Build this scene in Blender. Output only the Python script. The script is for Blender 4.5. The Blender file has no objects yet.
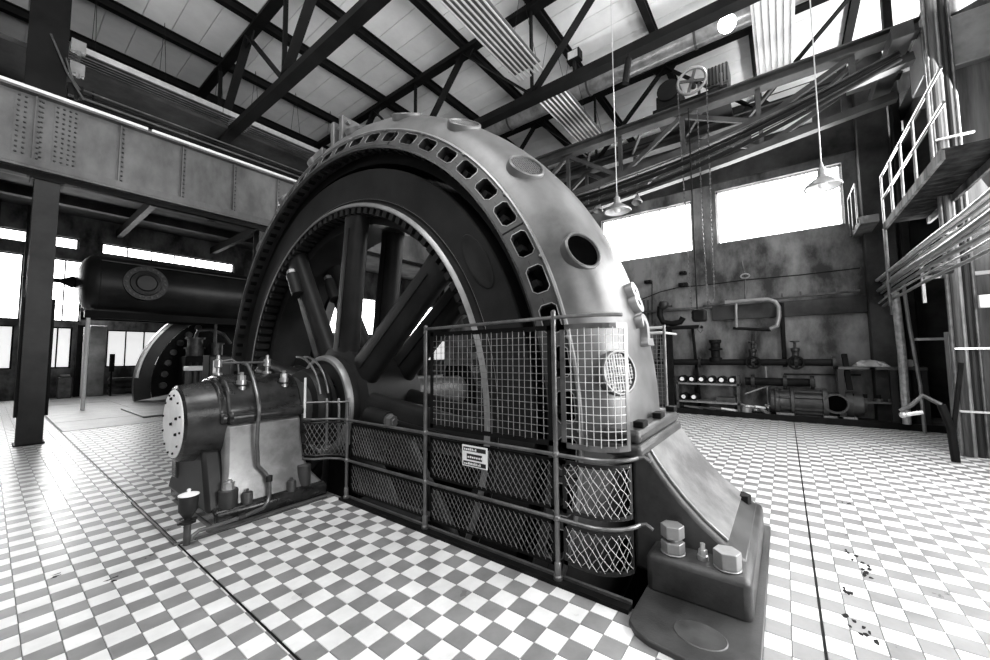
import bpy, math, random
from mathutils import Vector, Matrix
random.seed(7)
pi, cos, sin, rad = math.pi, math.cos, math.sin, math.radians
C = bpy.context.scene.collection
S = bpy.context.scene

# ---------------------------------------------------------------- camera
CAM_H = 1.668
YAW, PITCH, ROLL, FOC = rad(36.99), rad(3.83), rad(-0.5), 383.1
_f = Vector((cos(YAW)*cos(PITCH), sin(YAW)*cos(PITCH), sin(PITCH)))
_r = Vector((sin(YAW), -cos(YAW), 0))
_u = _r.cross(_f)
R_ = cos(ROLL)*_r + sin(ROLL)*_u
U_ = -sin(ROLL)*_r + cos(ROLL)*_u
camd = bpy.data.cameras.new('camera')
cam = bpy.data.objects.new('camera', camd)
C.objects.link(cam)
M = Matrix.Identity(4)
for i in range(3):
    M[i][0], M[i][1], M[i][2] = R_[i], U_[i], -_f[i]
M[2][3] = CAM_H
cam.matrix_world = M
camd.sensor_width = 36
camd.lens = FOC/990*36
camd.clip_end = 200
S.camera = cam

# ---------------------------------------------------------------- world, light, exposure
w = bpy.data.worlds.new('world'); S.world = w
w.use_nodes = True
w.node_tree.nodes['Background'].inputs[0].default_value = (1, 1, 1, 1)
w.node_tree.nodes['Background'].inputs[1].default_value = 0.05
S.view_settings.view_transform = 'Standard'
S.view_settings.look = 'None'
S.view_settings.exposure = 0.0
S.view_settings.gamma = 1
S.view_settings.use_curve_mapping = False
WIN_FAR, WIN_LEFT = 14.0, 7.0     # daylight in the far, left and near windows

def area(name, loc, target, sx, sy, power):
    l = bpy.data.lights.new(name, 'AREA'); l.shape = 'RECTANGLE'; l.size = sx; l.size_y = sy; l.energy = power
    o = bpy.data.objects.new(name, l); C.objects.link(o); o.location = loc
    o.rotation_euler = (Vector(target)-Vector(loc)).to_track_quat('-Z', 'Y').to_euler()
    return o
# area lamps for the hall windows, with some lamps added as fill
area('window_and_fill_light', (8.6, -3.35, 5.2), (4.6, 3.0, 2.8), 5.6, 3.2, 1000)      # long window of the right wall
area('window_and_fill_light', (4.6, -3.35, 2.3), (4.6, 3.0, 2.4), 5.0, 2.4, 640)       # fill added low at right to brighten the ring's lower side
area('window_and_fill_light', (0.2, -3.35, 5.4), (1.6, 5.0, 1.0), 4.5, 2.6, 200)
area('window_and_fill_light', (-4.5, 4.0, 4.8), (1.6, 6.0, 0.0), 6.0, 3.0, 120)
area('window_and_fill_light', (1.5, 25.2, 4.6), (1.2, 12.0, 0.0), 6.0, 3.0, 850)
area('ceiling_fill_light', (9.0, -3.35, 7.8), (9.0, -2.3, 11.0), 18.0, 1.4, 2700)   # unseen uplight added to brighten the roof boards
area('ceiling_fill_light', (-4.6, 6.0, 7.6), (-3.0, 6.0, 11.0), 1.6, 10.0, 700)  # second uplight added for the ceiling, behind the camera
area('overhead_fill_light', (-1.6, 2.5, 10.6), (-0.4, 2.5, 0.0), 3.0, 7.0, 600)            # lamp added above the camera to brighten the front floor

def at(px, py, axis, val):
    d = R_*((px-495)/FOC) - U_*((py-330)/FOC) + _f
    o = Vector((0, 0, CAM_H))
    k = 'xyz'.index(axis)
    return o + d*((val-o[k])/d[k])

# ---------------------------------------------------------------- materials
def mat(name, a, b=None, rough=0.6, metal=0.0, scale=4.0, bump=0.0, bscale=60.0, spec=0.5, detail=6.0, stretch=(1, 1, 1), r2=None, contrast=(0.35, 0.65), rnd=0.0):
    m = bpy.data.materials.new(name); m.use_nodes = True
    nt = m.node_tree; bs = nt.nodes['Principled BSDF']
    b = a if b is None else b
    bs.inputs['Roughness'].default_value = rough
    bs.inputs['Metallic'].default_value = metal
    bs.inputs['Specular IOR Level'].default_value = spec
    geo = nt.nodes.new('ShaderNodeNewGeometry')
    mp = nt.nodes.new('ShaderNodeMapping'); mp.inputs['Scale'].default_value = stretch
    nt.links.new(geo.outputs['Position'], mp.inputs['Vector'])
    n = nt.nodes.new('ShaderNodeTexNoise'); n.inputs['Scale'].default_value = scale; n.inputs['Detail'].default_value = detail
    n.inputs['Roughness'].default_value = 0.62
    nt.links.new(mp.outputs[0], n.inputs['Vector'])
    cr = nt.nodes.new('ShaderNodeValToRGB')
    cr.color_ramp.elements[0].position = contrast[0]; cr.color_ramp.elements[0].color = (a, a, a, 1)
    cr.color_ramp.elements[1].position = contrast[1]; cr.color_ramp.elements[1].color = (b, b, b, 1)
    nt.links.new(n.outputs['Fac'], cr.inputs[0])
    out = cr.outputs[0]
    if rnd:
        oi = nt.nodes.new('ShaderNodeObjectInfo')
        mr = nt.nodes.new('ShaderNodeMapRange'); mr.inputs['To Min'].default_value = 1-rnd; mr.inputs['To Max'].default_value = 1+rnd
        nt.links.new(oi.outputs['Random'], mr.inputs['Value'])
        mx = nt.nodes.new('ShaderNodeVectorMath'); mx.operation = 'SCALE'
        nt.links.new(out, mx.inputs[0]); nt.links.new(mr.outputs[0], mx.inputs['Scale'])
        out = mx.outputs[0]
    nt.links.new(out, bs.inputs['Base Color'])
    if r2 is not None:
        mr = nt.nodes.new('ShaderNodeMapRange'); mr.inputs['From Min'].default_value = 0.3; mr.inputs['From Max'].default_value = 0.7
        mr.inputs['To Min'].default_value = rough; mr.inputs['To Max'].default_value = r2
        nt.links.new(n.outputs['Fac'], mr.inputs['Value']); nt.links.new(mr.outputs[0], bs.inputs['Roughness'])
    if bump:
        n2 = nt.nodes.new('ShaderNodeTexNoise'); n2.inputs['Scale'].default_value = bscale; n2.inputs['Detail'].default_value = 4
        nt.links.new(geo.outputs['Position'], n2.inputs['Vector'])
        bp = nt.nodes.new('ShaderNodeBump'); bp.inputs['Strength'].default_value = bump; bp.inputs['Distance'].default_value = 0.01
        nt.links.new(n2.outputs['Fac'], bp.inputs['Height']); nt.links.new(bp.outputs[0], bs.inputs['Normal'])
    return m

def emit(name, s, c=1.0):
    m = bpy.data.materials.new(name); m.use_nodes = True
    bs = m.node_tree.nodes['Principled BSDF']
    bs.inputs['Base Color'].default_value = (0.8, 0.8, 0.8, 1)
    bs.inputs['Emission Color'].default_value = (c, c, c, 1)
    bs.inputs['Emission Strength'].default_value = s
    return m

TILE_L = mat('light_tile', 0.62, 0.78, 0.26, scale=3, r2=0.40, spec=.4, rnd=0.05)
TILE_D = mat('grey_tile', 0.17, 0.24, 0.26, scale=3, r2=0.40, spec=.4, rnd=0.08)
GROUT = mat('grout', 0.10, 0.16, 0.8, scale=8)
STEEL_PLATE = mat('worn_plate', 0.06, 0.13, 0.45, scale=2.0, bump=0.5, bscale=45)
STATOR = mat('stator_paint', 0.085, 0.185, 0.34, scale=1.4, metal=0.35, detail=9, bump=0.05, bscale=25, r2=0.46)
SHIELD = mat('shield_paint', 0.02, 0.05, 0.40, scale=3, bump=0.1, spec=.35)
IRON = mat('dark_iron', 0.008, 0.018, 0.42, scale=3, bump=0.1, spec=.3)
FLYW = mat('flywheel_iron', 0.009, 0.02, 0.5, scale=1.8, bump=0.08, spec=.18)
BLACK = mat('black_iron', 0.003, 0.008, 0.6, scale=4, spec=.12)
HOLE_SHADE = mat('opening_shade', 0.001, 0.002, 1.0, scale=4, spec=0)  # flat black that paints the shade inside openings
CAST = mat('cast_base', 0.025, 0.07, 0.36, scale=2.5, metal=0.2, spec=.4, bump=0.15, r2=0.5)
LIGHTCAST = mat('worn_cast', 0.17, 0.30, 0.36, scale=2.2, metal=0.4, bump=0.12)
CAPM = mat('oily_cap', 0.012, 0.05, 0.24, scale=5, metal=0.3, bump=0.08)
POLISH = mat('polished_steel', 0.42, 0.60, 0.30, scale=8, metal=0.75)
WHITE = mat('white_paint', 0.80, 0.90, 0.4, scale=12)
WIRE_LIT = mat('lit_wire', 0.5, 0.7, 0.4, scale=20)  # paler copy of the wire for the window-lit corner panels
BODYM = mat('pale_casting', 0.16, 0.32, 0.30, scale=2.6, metal=0.4, contrast=(.38,.62), bump=0.1)  # raised tone carries the highlights of the lit bearing body
RAIL = mat('rail_steel', 0.10, 0.20, 0.32, scale=6, metal=0.6)
WIRE = mat('wire_steel', 0.13, 0.28, 0.4, scale=20, metal=0.2)
TRUSS = mat('truss_paint', 0.004, 0.009, 0.6, scale=2, spec=.12)
TRUSSG = mat('crane_paint', 0.02, 0.06, 0.5, scale=1.5, spec=.3)
BOARD = mat('roof_board', 0.74, 0.86, 0.85, scale=1.2, rnd=0.05)
GIRD = mat('girder_paint', 0.06, 0.17, 0.5, detail=10, scale=1.3, bump=0.08, stretch=(1, 1, .5))
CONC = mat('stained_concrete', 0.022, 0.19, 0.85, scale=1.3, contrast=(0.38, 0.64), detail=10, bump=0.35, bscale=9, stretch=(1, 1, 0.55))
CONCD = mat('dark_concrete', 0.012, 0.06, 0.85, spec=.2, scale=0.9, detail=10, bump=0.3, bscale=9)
WOOD = mat('weathered_column', 0.015, 0.16, 0.8, spec=.2, scale=2.2, detail=8, stretch=(1.5, 1.5, 0.12), bump=0.3, bscale=15)
REFL = mat('bright_aluminium', 0.55, 0.7, 0.35, scale=6, metal=0.5)
CABLE = mat('pale_cable', 0.3, 0.55, 0.3, scale=10, metal=0.4)
TANK = mat('tank_paint', 0.010, 0.024, 0.38, scale=1.2, spec=.3)
PIPE = mat('pipe_grey', 0.03, 0.09, 0.45, scale=4, metal=0.3)
GL_FAR = emit('far_window_daylight', WIN_FAR)
GL_LEFT = emit('left_window_daylight', WIN_LEFT)
GL_LOW = emit('dim_window_daylight', 0.75)
BULB = emit('lit_bulb', 60)

# ---------------------------------------------------------------- mesh helpers
class MB:
    def __init__(s): s.v = []; s.f = []; s.mi = []; s.cur = 0
    def add(s, vs, fs):
        b = len(s.v); s.v += [tuple(p) for p in vs]; s.f += [tuple(b+i for i in f) for f in fs]; s.mi += [s.cur]*len(fs); return s
    def box(s, x0, y0, z0, x1, y1, z1):
        x0, x1 = sorted((x0, x1)); y0, y1 = sorted((y0, y1)); z0, z1 = sorted((z0, z1))
        return s.add([(x0,y0,z0),(x1,y0,z0),(x1,y1,z0),(x0,y1,z0),(x0,y0,z1),(x1,y0,z1),(x1,y1,z1),(x0,y1,z1)],
                     [(0,3,2,1),(4,5,6,7),(0,1,5,4),(1,2,6,5),(2,3,7,6),(3,0,4,7)])
    def bar(s, p, q, wd, h, up=(0,0,1)):
        p, q = Vector(p), Vector(q); d = (q-p).normalized(); up = Vector(up)
        sd = d.cross(up)
        if sd.length < 1e-4: sd = d.cross(Vector((1,0,0)))
        sd.normalize(); u2 = sd.cross(d)
        vs = []
        for e in (p, q):
            for a, b in ((-1,-1),(1,-1),(1,1),(-1,1)): vs.append(e+sd*a*wd/2+u2*b*h/2)
        return s.add(vs, [(3,2,1,0),(4,5,6,7),(0,1,5,4),(1,2,6,5),(2,3,7,6),(3,0,4,7)])
    def cyl(s, p, q, r, n=12, r2=None, cap=True):
        p, q = Vector(p), Vector(q); d = (q-p).normalized(); r2 = r if r2 is None else r2
        a = d.orthogonal().normalized(); b = d.cross(a); vs = []
        for e, rr in ((p, r), (q, r2)):
            for i in range(n):
                t = 2*pi*i/n; vs.append(e+(a*cos(t)+b*sin(t))*rr)
        fs = [(i, (i+1)%n, n+(i+1)%n, n+i) for i in range(n)]
        if cap: fs += [tuple(range(n-1,-1,-1)), tuple(range(n, 2*n))]
        return s.add(vs, fs)
    def tube(s, pts, r, n=8, closed=False):
        pts = [Vector(p) for p in pts]; m = len(pts); vs = []; a = None
        for i, p in enumerate(pts):
            if closed: d = (pts[(i+1)%m]-pts[i-1])
            else: d = (pts[min(i+1, m-1)]-pts[max(i-1, 0)])
            d.normalize()
            if a is None: a = d.orthogonal().normalized()
            a = (a-d*a.dot(d)).normalized(); b = d.cross(a)
            for k in range(n):
                t = 2*pi*k/n; vs.append(p+(a*cos(t)+b*sin(t))*r)
        fs = []
        for i in range(m if closed else m-1):
            j = (i+1) % m
            fs += [(i*n+k, i*n+(k+1)%n, j*n+(k+1)%n, j*n+k) for k in range(n)]
        if not closed: fs += [tuple(range(n-1,-1,-1)), tuple(range((m-1)*n, m*n))]
        return s.add(vs, fs)
    def lathe(s, prof, o, axis, n=32, a0=0.0, a1=2*pi, ref=None):
        """prof: (axial, radius) pairs; o origin; axis direction; ref = direction of angle zero"""
        o = Vector(o); ax = Vector(axis).normalized()
        a = (Vector(ref) if ref else ax.orthogonal()); a = (a-ax*a.dot(ax)).normalized(); b = ax.cross(a)
        full = abs(a1-a0-2*pi) < 1e-6; cnt = n if full else n+1; m = len(prof); vs = []
        for i in range(cnt):
            t = a0+(a1-a0)*i/n
            for h, r in prof: vs.append(o+ax*h+(a*cos(t)+b*sin(t))*max(r, 1e-4))
        fs = []
        for i in range(n):
            j = (i+1) % cnt
            for k in range(m-1): fs.append((i*m+k, j*m+k, j*m+k+1, i*m+k+1))
        return s.add(vs, fs)
    def prism(s, poly, axis, a, b):
        """poly in the two other axes, in xyz order"""
        n = len(poly); vs = []
        for e in (a, b):
            for p, q in poly: vs.append({'x': (e,p,q), 'y': (p,e,q), 'z': (p,q,e)}[axis])
        fs = [(i, (i+1)%n, n+(i+1)%n, n+i) for i in range(n)]+[tuple(range(n-1,-1,-1)), tuple(range(n, 2*n))]
        return s.add(vs, fs)
    def hexa(s, p, q, r): return s.cyl(p, q, r, 6)
    def sphere(s, c, r, n=12, m=8):
        return s.lathe([(-r*cos(pi*i/m), r*sin(pi*i/m)) for i in range(m+1)], c, (0,0,1), n)
    def mesh(s, name, mats, smooth=35):
        me = bpy.data.meshes.new(name); me.from_pydata(s.v, [], s.f)
        for m_ in (mats if isinstance(mats, (list, tuple)) else [mats]): me.materials.append(m_)
        if s.cur: me.polygons.foreach_set('material_index', s.mi)
        import bmesh
        bm = bmesh.new(); bm.from_mesh(me)
        if len(s.f) < 20000: bmesh.ops.recalc_face_normals(bm, faces=bm.faces)
        bm.to_mesh(me); bm.free()
        if smooth:
            me.polygons.foreach_set('use_smooth', [True]*len(me.polygons)); me.set_sharp_from_angle(angle=rad(smooth))
        return me
    def build(s, name, m, parent=None, bevel=0, smooth=35, kind=None, label=None):
        o = bpy.data.objects.new(name, s.mesh(name, m, smooth)); C.objects.link(o)
        par(o, parent)
        if bevel:
            bv = o.modifiers.new('bevel', 'BEVEL'); bv.width = bevel; bv.segments = 2; bv.limit_method = 'ANGLE'; bv.angle_limit = rad(40)
        if kind: o['kind'] = kind
        if label: o['label'] = label
        return o

def par(o, parent):
    if parent is None: return
    o.parent = parent
    if parent.type == 'EMPTY' and parent.parent is None: o.matrix_parent_inverse = Matrix.Translation(-parent.location)

def thing(name, label, cat, loc, group=None):
    o = bpy.data.objects.new(name, None); C.objects.link(o); o.location = loc; o.empty_display_size = .1
    o['label'] = label; o['category'] = cat
    if group: o['group'] = group
    return o
def tag(o, label, cat, group=None):
    o['label'] = label; o['category'] = cat
    if group: o['group'] = group
    return o
def inst(name, me, mw, parent):
    o = bpy.data.objects.new(name, me); C.objects.link(o); par(o, parent); o.matrix_basis = mw
    return o
def frame_to(p, z, x=None):
    z = Vector(z).normalized(); x = Vector(x) if x else z.orthogonal(); x = (x-z*x.dot(z)).normalized(); y = z.cross(x)
    m = Matrix.Identity(4)
    for i in range(3): m[i][0], m[i][1], m[i][2], m[i][3] = x[i], y[i], z[i], p[i]
    return m
def struct(o): o['kind'] = 'structure'; return o
def hexbolt(r, h, stud=0.0, m=None):
    b = MB().cyl((0,0,0), (0,0,h*.12), r*1.15, 14).hexa((0,0,h*.12), (0,0,h), r)
    if stud: b.cyl((0,0,h), (0,0,h+stud), r*.55, 10)
    return b.mesh('bolt', m or IRON)

# ---------------------------------------------------------------- floor
T = 0.15
PX0, PX1, PY0, PY1 = 2.65, 5.25, 0.85, 9.7      # pit around the rotor
fb = MB()
for x0, y0, x1, y1 in ((-5,-3.6,PX0,26.2),(PX1,-3.6,12.7,26.2),(PX0,-3.6,PX1,PY0),(PX0,PY1,PX1,26.2),(12.7,12.4,30,26.2),(12.7,-3.6,15.5,-1.5)):
    fb.box(x0, y0, -0.16, x1, y1, -0.006)
floor = struct(fb.build('floor', GROUT, smooth=0))
pit = MB()
pit.box(PX0-.1, PY0-.1, -3.6, PX1+.1, PY1+.1, -3.5)
pit.box(PX0-.1, PY0-.1, -3.5, PX0, PY1+.1, -0.16).box(PX1, PY0-.1, -3.5, PX1+.1, PY1+.1, -0.16)
pit.box(PX0, PY0-.1, -3.5, PX1, PY0, -0.16).box(PX0, PY1, -3.5, PX1, PY1+.1, -0.16)
pit.build('pit_lining', BLACK, floor, smooth=0)

tiles = []          # (dist, x0, x1, y0, y1, light)
def grid(ox, oy, xr, yr, flip=0, t=T, skip=None):
    i0 = math.floor((xr[0]-ox)/t)-1; i1 = math.ceil((xr[1]-ox)/t)+1
    j0 = math.floor((yr[0]-oy)/t)-1; j1 = math.ceil((yr[1]-oy)/t)+1
    for i in range(i0, i1):
        for j in range(j0, j1):
            a, b = max(ox+i*t, xr[0]), min(ox+(i+1)*t, xr[1]); c, d = max(oy+j*t, yr[0]), min(oy+(j+1)*t, yr[1])
            if b-a < .012 or d-c < .012: continue
            cx, cy = (a+b)/2, (c+d)/2
            if PX0-.07 < cx < PX1+.04 and PY0-.03 < cy < PY1+.03: continue
            if 2.52 < cx < 4.6 and 0.17 < cy < 0.85: continue
            if 1.36 < cx < 2.66 and 4.5 < cy < 5.85: continue
            if skip and skip(cx, cy): continue
            v = Vector((cx, cy, -CAM_H)); z = v.dot(_f)
            vis = z > .3 and abs(v.dot(R_)/z) < 495/FOC*1.02 and abs(v.dot(U_)/z) < 330/FOC*1.03
            if z < -1.5 or (not vis and (abs(v.dot(R_)) > 2.2*max(z, 1.2))): continue
            tiles.append(((0 if vis else 100)+v.length, a, b, c, d, (i+j+flip) % 2 == 0))
grid(1.404, 2.595, (1.131, 12.0), (-0.099, 13.35))
grid(.955, 2.611, (-3.0, 1.118), (-3.4, 25.4), flip=1)
grid(3.819, -.537, (1.142, 12.0), (-3.4, -0.111))
grid(1.404, 2.595, (-.2, 1.1), (-.1, .1), skip=lambda x, y: True)
tiles.sort()
def tile_mb(mb, a, b, c, d, ox=0, oy=0):
    g, e = .0014, .0028
    dz = 0.0
    mb.add([(a+g-ox,c+g-oy,-.006),(b-g-ox,c+g-oy,-.006),(b-g-ox,d-g-oy,-.006),(a+g-ox,d-g-oy,-.006),
            (a+e-ox,c+e-oy,dz),(b-e-ox,c+e-oy,dz),(b-e-ox,d-e-oy,dz),(a+e-ox,d-e-oy,dz)],
           [(4,5,6,7),(0,1,5,4),(1,2,6,5),(2,3,7,6),(3,0,4,7)])
cache = {}
for k, (ds, a, b, c, d, li) in enumerate(tiles[:300]):
    key = (round(b-a, 3), round(d-c, 3), li)
    if key not in cache:
        mb = MB(); tile_mb(mb, -(b-a)/2, (b-a)/2, -(d-c)/2, (d-c)/2)
        cache[key] = mb.mesh('tile', TILE_L if li else TILE_D, smooth=0)
    inst('tile', cache[key], Matrix.Translation(((a+b)/2, (c+d)/2, random.uniform(-.0007, .0007))), floor)
ml, md = MB(), MB()
for ds, a, b, c, d, li in tiles[300:]: tile_mb(ml if li else md, a, b, c, d)
ml.build('light_tiles', TILE_L, floor, smooth=0, kind='stuff')
md.build('dark_tiles', TILE_D, floor, smooth=0, kind='stuff')
MB().box(1.118, -3.4, -.006, 1.131, 13.35, -.003).box(1.131, -.111, -.006, 12.0, -.099, -.003).build('expansion_joint', BLACK, floor, smooth=0)
for i in range(6):
    for j in range(6):
        x0, y0 = 1.15+i*1.9, 13.4+j*2.0
        MB().box(x0+.006, y0+.006, -.006, x0+1.894, y0+1.994, random.uniform(.001, .006)).build('floor_plate', STEEL_PLATE, floor, smooth=0)
hatch = MB().box(2.75, 14.5, .004, 5.6, 17.5, .05).build('floor_hatch', STEEL_PLATE, None, bevel=.01)
tag(hatch, 'low steel hatch plate with a black edge on the floor before the compressor', 'hatch')

cm = MB()
for px, py, n, sp in ((850,553,5,.05),(862,566,7,.07),(868,576,6,.05),(846,590,5,.04),(853,622,4,.05),(868,634,5,.05),(846,504,3,.06),(60,574,3,.05),(118,578,3,.05)):
    q = at(px, py, 'z', .0012)
    for i in range(n):
        a = random.uniform(0, 2*pi); cxx, cyy = q.x+random.uniform(-sp, sp)*1.3, q.y+random.uniform(-sp, sp)*.7
        cm.add([(cxx+random.uniform(.012,.035)*cos(a+k*2*pi/5), cyy+random.uniform(.006,.02)*sin(a+k*2*pi/5), .0012+.0001*i) for k in range(5)], [(0,1,2,3,4)])
cm.build('broken_chips', BLACK, floor, smooth=0, kind='stuff')

# ---------------------------------------------------------------- walls and windows
def wall_x(name, x, th, ys, zs, holes, m):
    """wall in plane x with rectangular holes (y0,y1,z0,z1)"""
    mb = MB(); yy = sorted(set(list(ys)+[h[0] for h in holes]+[h[1] for h in holes])); zz = sorted(set(list(zs)+[h[2] for h in holes]+[h[3] for h in holes]))
    for a, b in zip(yy, yy[1:]):
        for c, d in zip(zz, zz[1:]):
            if any(h[0]-1e-6 <= a and b <= h[1]+1e-6 and h[2]-1e-6 <= c and d <= h[3]+1e-6 for h in holes): continue
            mb.box(x, a, c, x+th, b, d)
    return struct(mb.build(name, m, smooth=0))
def wall_y(name, y, th, xs, zs, holes, m):
    mb = MB(); xx = sorted(set(list(xs)+[h[0] for h in holes]+[h[1] for h in holes])); zz = sorted(set(list(zs)+[h[2] for h in holes]+[h[3] for h in holes]))
    for a, b in zip(xx, xx[1:]):
        for c, d in zip(zz, zz[1:]):
            if any(h[0]-1e-6 <= a and b <= h[1]+1e-6 and h[2]-1e-6 <= c and d <= h[3]+1e-6 for h in holes): continue
            mb.box(a, y, c, b, y+th, d)
    return struct(mb.build(name, m, smooth=0))

W1 = (2.04, 4.85, 4.76, 6.28); W2 = (-1.35, 1.40, 4.84, 6.40)
wb = wall_x('wall_back', 12.6, .3, (-1.62, 12.4), (0, 8.7), (W1, W2), CONC)
def glaze_x(idx, x, h, n, m, nz=1):
    y0, y1, z0, z1 = h
    fr = MB()
    fr.box(x, y0, z0, x+.08, y0+.05, z1).box(x, y1-.05, z0, x+.08, y1, z1).box(x, y0, z0, x+.08, y1, z0+.05).box(x, y0, z1-.05, x+.08, y1, z1)
    for i in range(1, n): yy = y0+(y1-y0)*i/n; fr.box(x, yy-.012, z0, x+.06, yy+.012, z1)
    o = struct(fr.build('window_%d' % idx, WHITE, smooth=0))
    for i in range(n):
        a, b = y0+(y1-y0)*i/n, y0+(y1-y0)*(i+1)/n
        MB().box(x+.03, a+.018, z0+.02, x+.04, b-.018, z1-.02).build('pane', m, o, smooth=0)
    return o
glaze_x(1, 12.72, W1, 6, GL_FAR); glaze_x(2, 12.72, W2, 1, GL_FAR)
def glaze_y(idx, y, h, n, m):
    x0, x1, z0, z1 = h; fr = MB()
    fr.box(x0, y, z0, x0+.06, y+.08, z1).box(x1-.06, y, z0, x1, y+.08, z1).box(x0, y, z0, x1, y+.08, z0+.06).box(x0, y, z1-.06, x1, y+.08, z1)
    for i in range(1, n): xx = x0+(x1-x0)*i/n; fr.box(xx-.025, y, z0, xx+.025, y+.08, z1)
    o = struct(fr.build('window_%d' % idx, BLACK, smooth=0))
    for i in range(n):
        a, b = x0+(x1-x0)*i/n, x0+(x1-x0)*(i+1)/n
        MB().box(a+.025, y+.03, z0+.03, b-.025, y+.04, z1-.03).build('pane', m, o, smooth=0)
LW = [(-2.6,.78,3.35,6.15,3,0),(1.42,2.5,3.35,6.15,2,0),(-2.6,.66,1.28,3.1,3,1),(1.42,2.3,1.28,3.1,2,1),(3.4,5.4,1.28,3.05,3,1),(-2.6,2.32,6.64,7.16,4,0),(3.05,8.5,6.64,7.16,6,0),(13.5,29.5,3.35,6.15,10,0),(13.5,29.5,1.28,3.1,10,1)]
wl = wall_y('wall_left', 25.5, .3, (-5, 30), (0, 11.4), [h[:4] for h in LW], CONC)
for i, h in enumerate(LW): glaze_y(3+i, 25.6, h[:4], h[4], GL_LOW if h[5] else GL_LEFT)
wall_x('wall_end', 21.5, .2, (-3.6, 17.6), (6, 11.0), (), CONC)
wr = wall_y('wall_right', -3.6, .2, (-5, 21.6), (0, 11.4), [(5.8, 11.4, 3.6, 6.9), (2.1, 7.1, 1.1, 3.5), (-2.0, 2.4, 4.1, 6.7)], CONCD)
# unseen right wall windows; the low one is added for its lamp
for idx, (a, b, c, d, n) in enumerate(((5.8, 11.4, 3.6, 6.9, 6), (2.1, 7.1, 1.1, 3.5, 5), (-2.0, 2.4, 4.1, 6.7, 5))):
    fr = MB()
    for i in range(n+1): fr.box(a+(b-a)*i/n-.03, -3.56, c, a+(b-a)*i/n+.03, -3.48, d)
    fr.box(a, -3.56, (c+d)/2-.03, b, -3.48, (c+d)/2+.03)
    struct(fr.build('window_%d' % (12+idx), BLACK, smooth=0))
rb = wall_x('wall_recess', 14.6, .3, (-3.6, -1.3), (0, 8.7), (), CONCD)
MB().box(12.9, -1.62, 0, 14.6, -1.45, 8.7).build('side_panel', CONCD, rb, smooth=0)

# band, kerb and upper wall panel of the far wall
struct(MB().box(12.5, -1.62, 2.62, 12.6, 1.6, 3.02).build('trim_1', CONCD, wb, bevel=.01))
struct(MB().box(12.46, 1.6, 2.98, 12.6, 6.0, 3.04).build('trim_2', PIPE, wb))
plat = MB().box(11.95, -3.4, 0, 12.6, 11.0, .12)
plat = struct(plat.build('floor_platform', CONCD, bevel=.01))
MB().box(11.90, -3.4, 0, 11.95, 11.0, .145).build('kerb_edge', BLACK, plat, smooth=0)
# corner pillar strip beside the second window
p = MB().box(12.25, -2.15, 0, 12.9, -1.62, 8.7).build('wall_pillar', CONCD, None, bevel=.02); struct(p)

# ---------------------------------------------------------------- roof
ZT, ZB = 10.6, 8.15
ceil = struct(MB().box(-5, -3.6, 10.98, 22, 17.6, 11.05).build('ceiling', BOARD, smooth=0))
PY = [-2.05+2.22*i for i in range(9)]
PY = [-1.9, .3, 2.53, 4.8, 7.1, 9.1, 11.0, 13.5, 15.7]
bw = 0.62
k = 0
x = -1.0
while x < 21:
    yy = [-3.6]+PY+[17.6]
    for a, b in zip(yy, yy[1:]):
        MB().box(x+.009, a, 10.93, x+bw-.009, b, 10.98-random.uniform(0, .006)).build('ceiling_board', BOARD, ceil, smooth=0)
    x += bw
for y in PY:
    mb = MB().box(-5, y-.09, 10.68, 21.5, y+.09, 10.71).box(-5, y-.015, 10.71, 21.5, y+.015, 10.90).box(-5, y-.09, 10.90, 21.5, y+.09, 10.93)
    mb.build('purlin', TRUSS, ceil, smooth=0)

MB().box(-3.2, -1.1, 10.62, 0.0, -1.0, 10.93).box(-3.2, 6.0, 10.62, 0.0, 6.1, 10.93).build('fill_lamp_frame', TRUSS, ceil, smooth=0)  # unseen frame bars added around the overhead fill lamp
def truss(X, label, nodes_t, nodes_b, w_=.26):
    t = thing('roof_truss', label, 'truss', (X, 11.8, ZB), 'dark steel roof trusses')
    MB().box(X-w_/2, -3.4, ZT-.1, X+w_/2, 17.4, ZT-.07).box(X-.09, -3.4, ZT-.07, X-.06, 17.4, ZT+.08).box(X+.06, -3.4, ZT-.07, X+.09, 17.4, ZT+.08).build('top_chord', TRUSS, t, smooth=0)
    MB().box(X-w_/2, -3.4, ZB-.1, X+w_/2, 17.4, ZB-.07).box(X-.10, -3.4, ZB-.07, X-.07, 17.4, ZB+.12).box(X+.07, -3.4, ZB-.07, X+.10, 17.4, ZB+.12).build('bottom_chord', TRUSS, t, smooth=0)
    for yb in nodes_b:
        MB().prism([(yb-.42,ZB),(yb+.42,ZB),(yb+.2,ZB+.3),(yb-.2,ZB+.3)], 'x', X-.02, X+.02).build('gusset_plate', TRUSS, t, smooth=0)
    for yt in nodes_t:
        MB().prism([(yt-.45,ZT),(yt+.45,ZT),(yt+.2,ZT-.32),(yt-.2,ZT-.32)], 'x', X-.02, X+.02).build('gusset_plate', TRUSS, t, smooth=0)
    seq = sorted([(y, 0) for y in nodes_b]+[(y, 1) for y in nodes_t])
    for (a, ka), (b, kb) in zip(seq, seq[1:]):
        if ka == kb: continue
        for dx in (-.05, .05):
            MB().bar((X+dx, a, ZT-.1 if ka else ZB+.1), (X+dx, b, ZT-.1 if kb else ZB+.1), .035, .11, (1,0,0)).build('web_member', TRUSS, t, smooth=0)
    for y in nodes_b:
        MB().bar((X, y, ZB+.1), (X, y, ZT-.1), .05, .1, (1,0,0)).build('web_member', TRUSS, t, smooth=0)
    return t
NT = [-1.9, 2.53, 7.1, 11.4, 15.7]; NB = [.3, 4.8, 9.2, 13.5]
truss(3.95, 'roof truss nearest the camera, crossing above the flywheel', NT, NB)
truss(8.02, 'middle roof truss, its top chord behind the striped heating panel', NT, NB)
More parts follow.
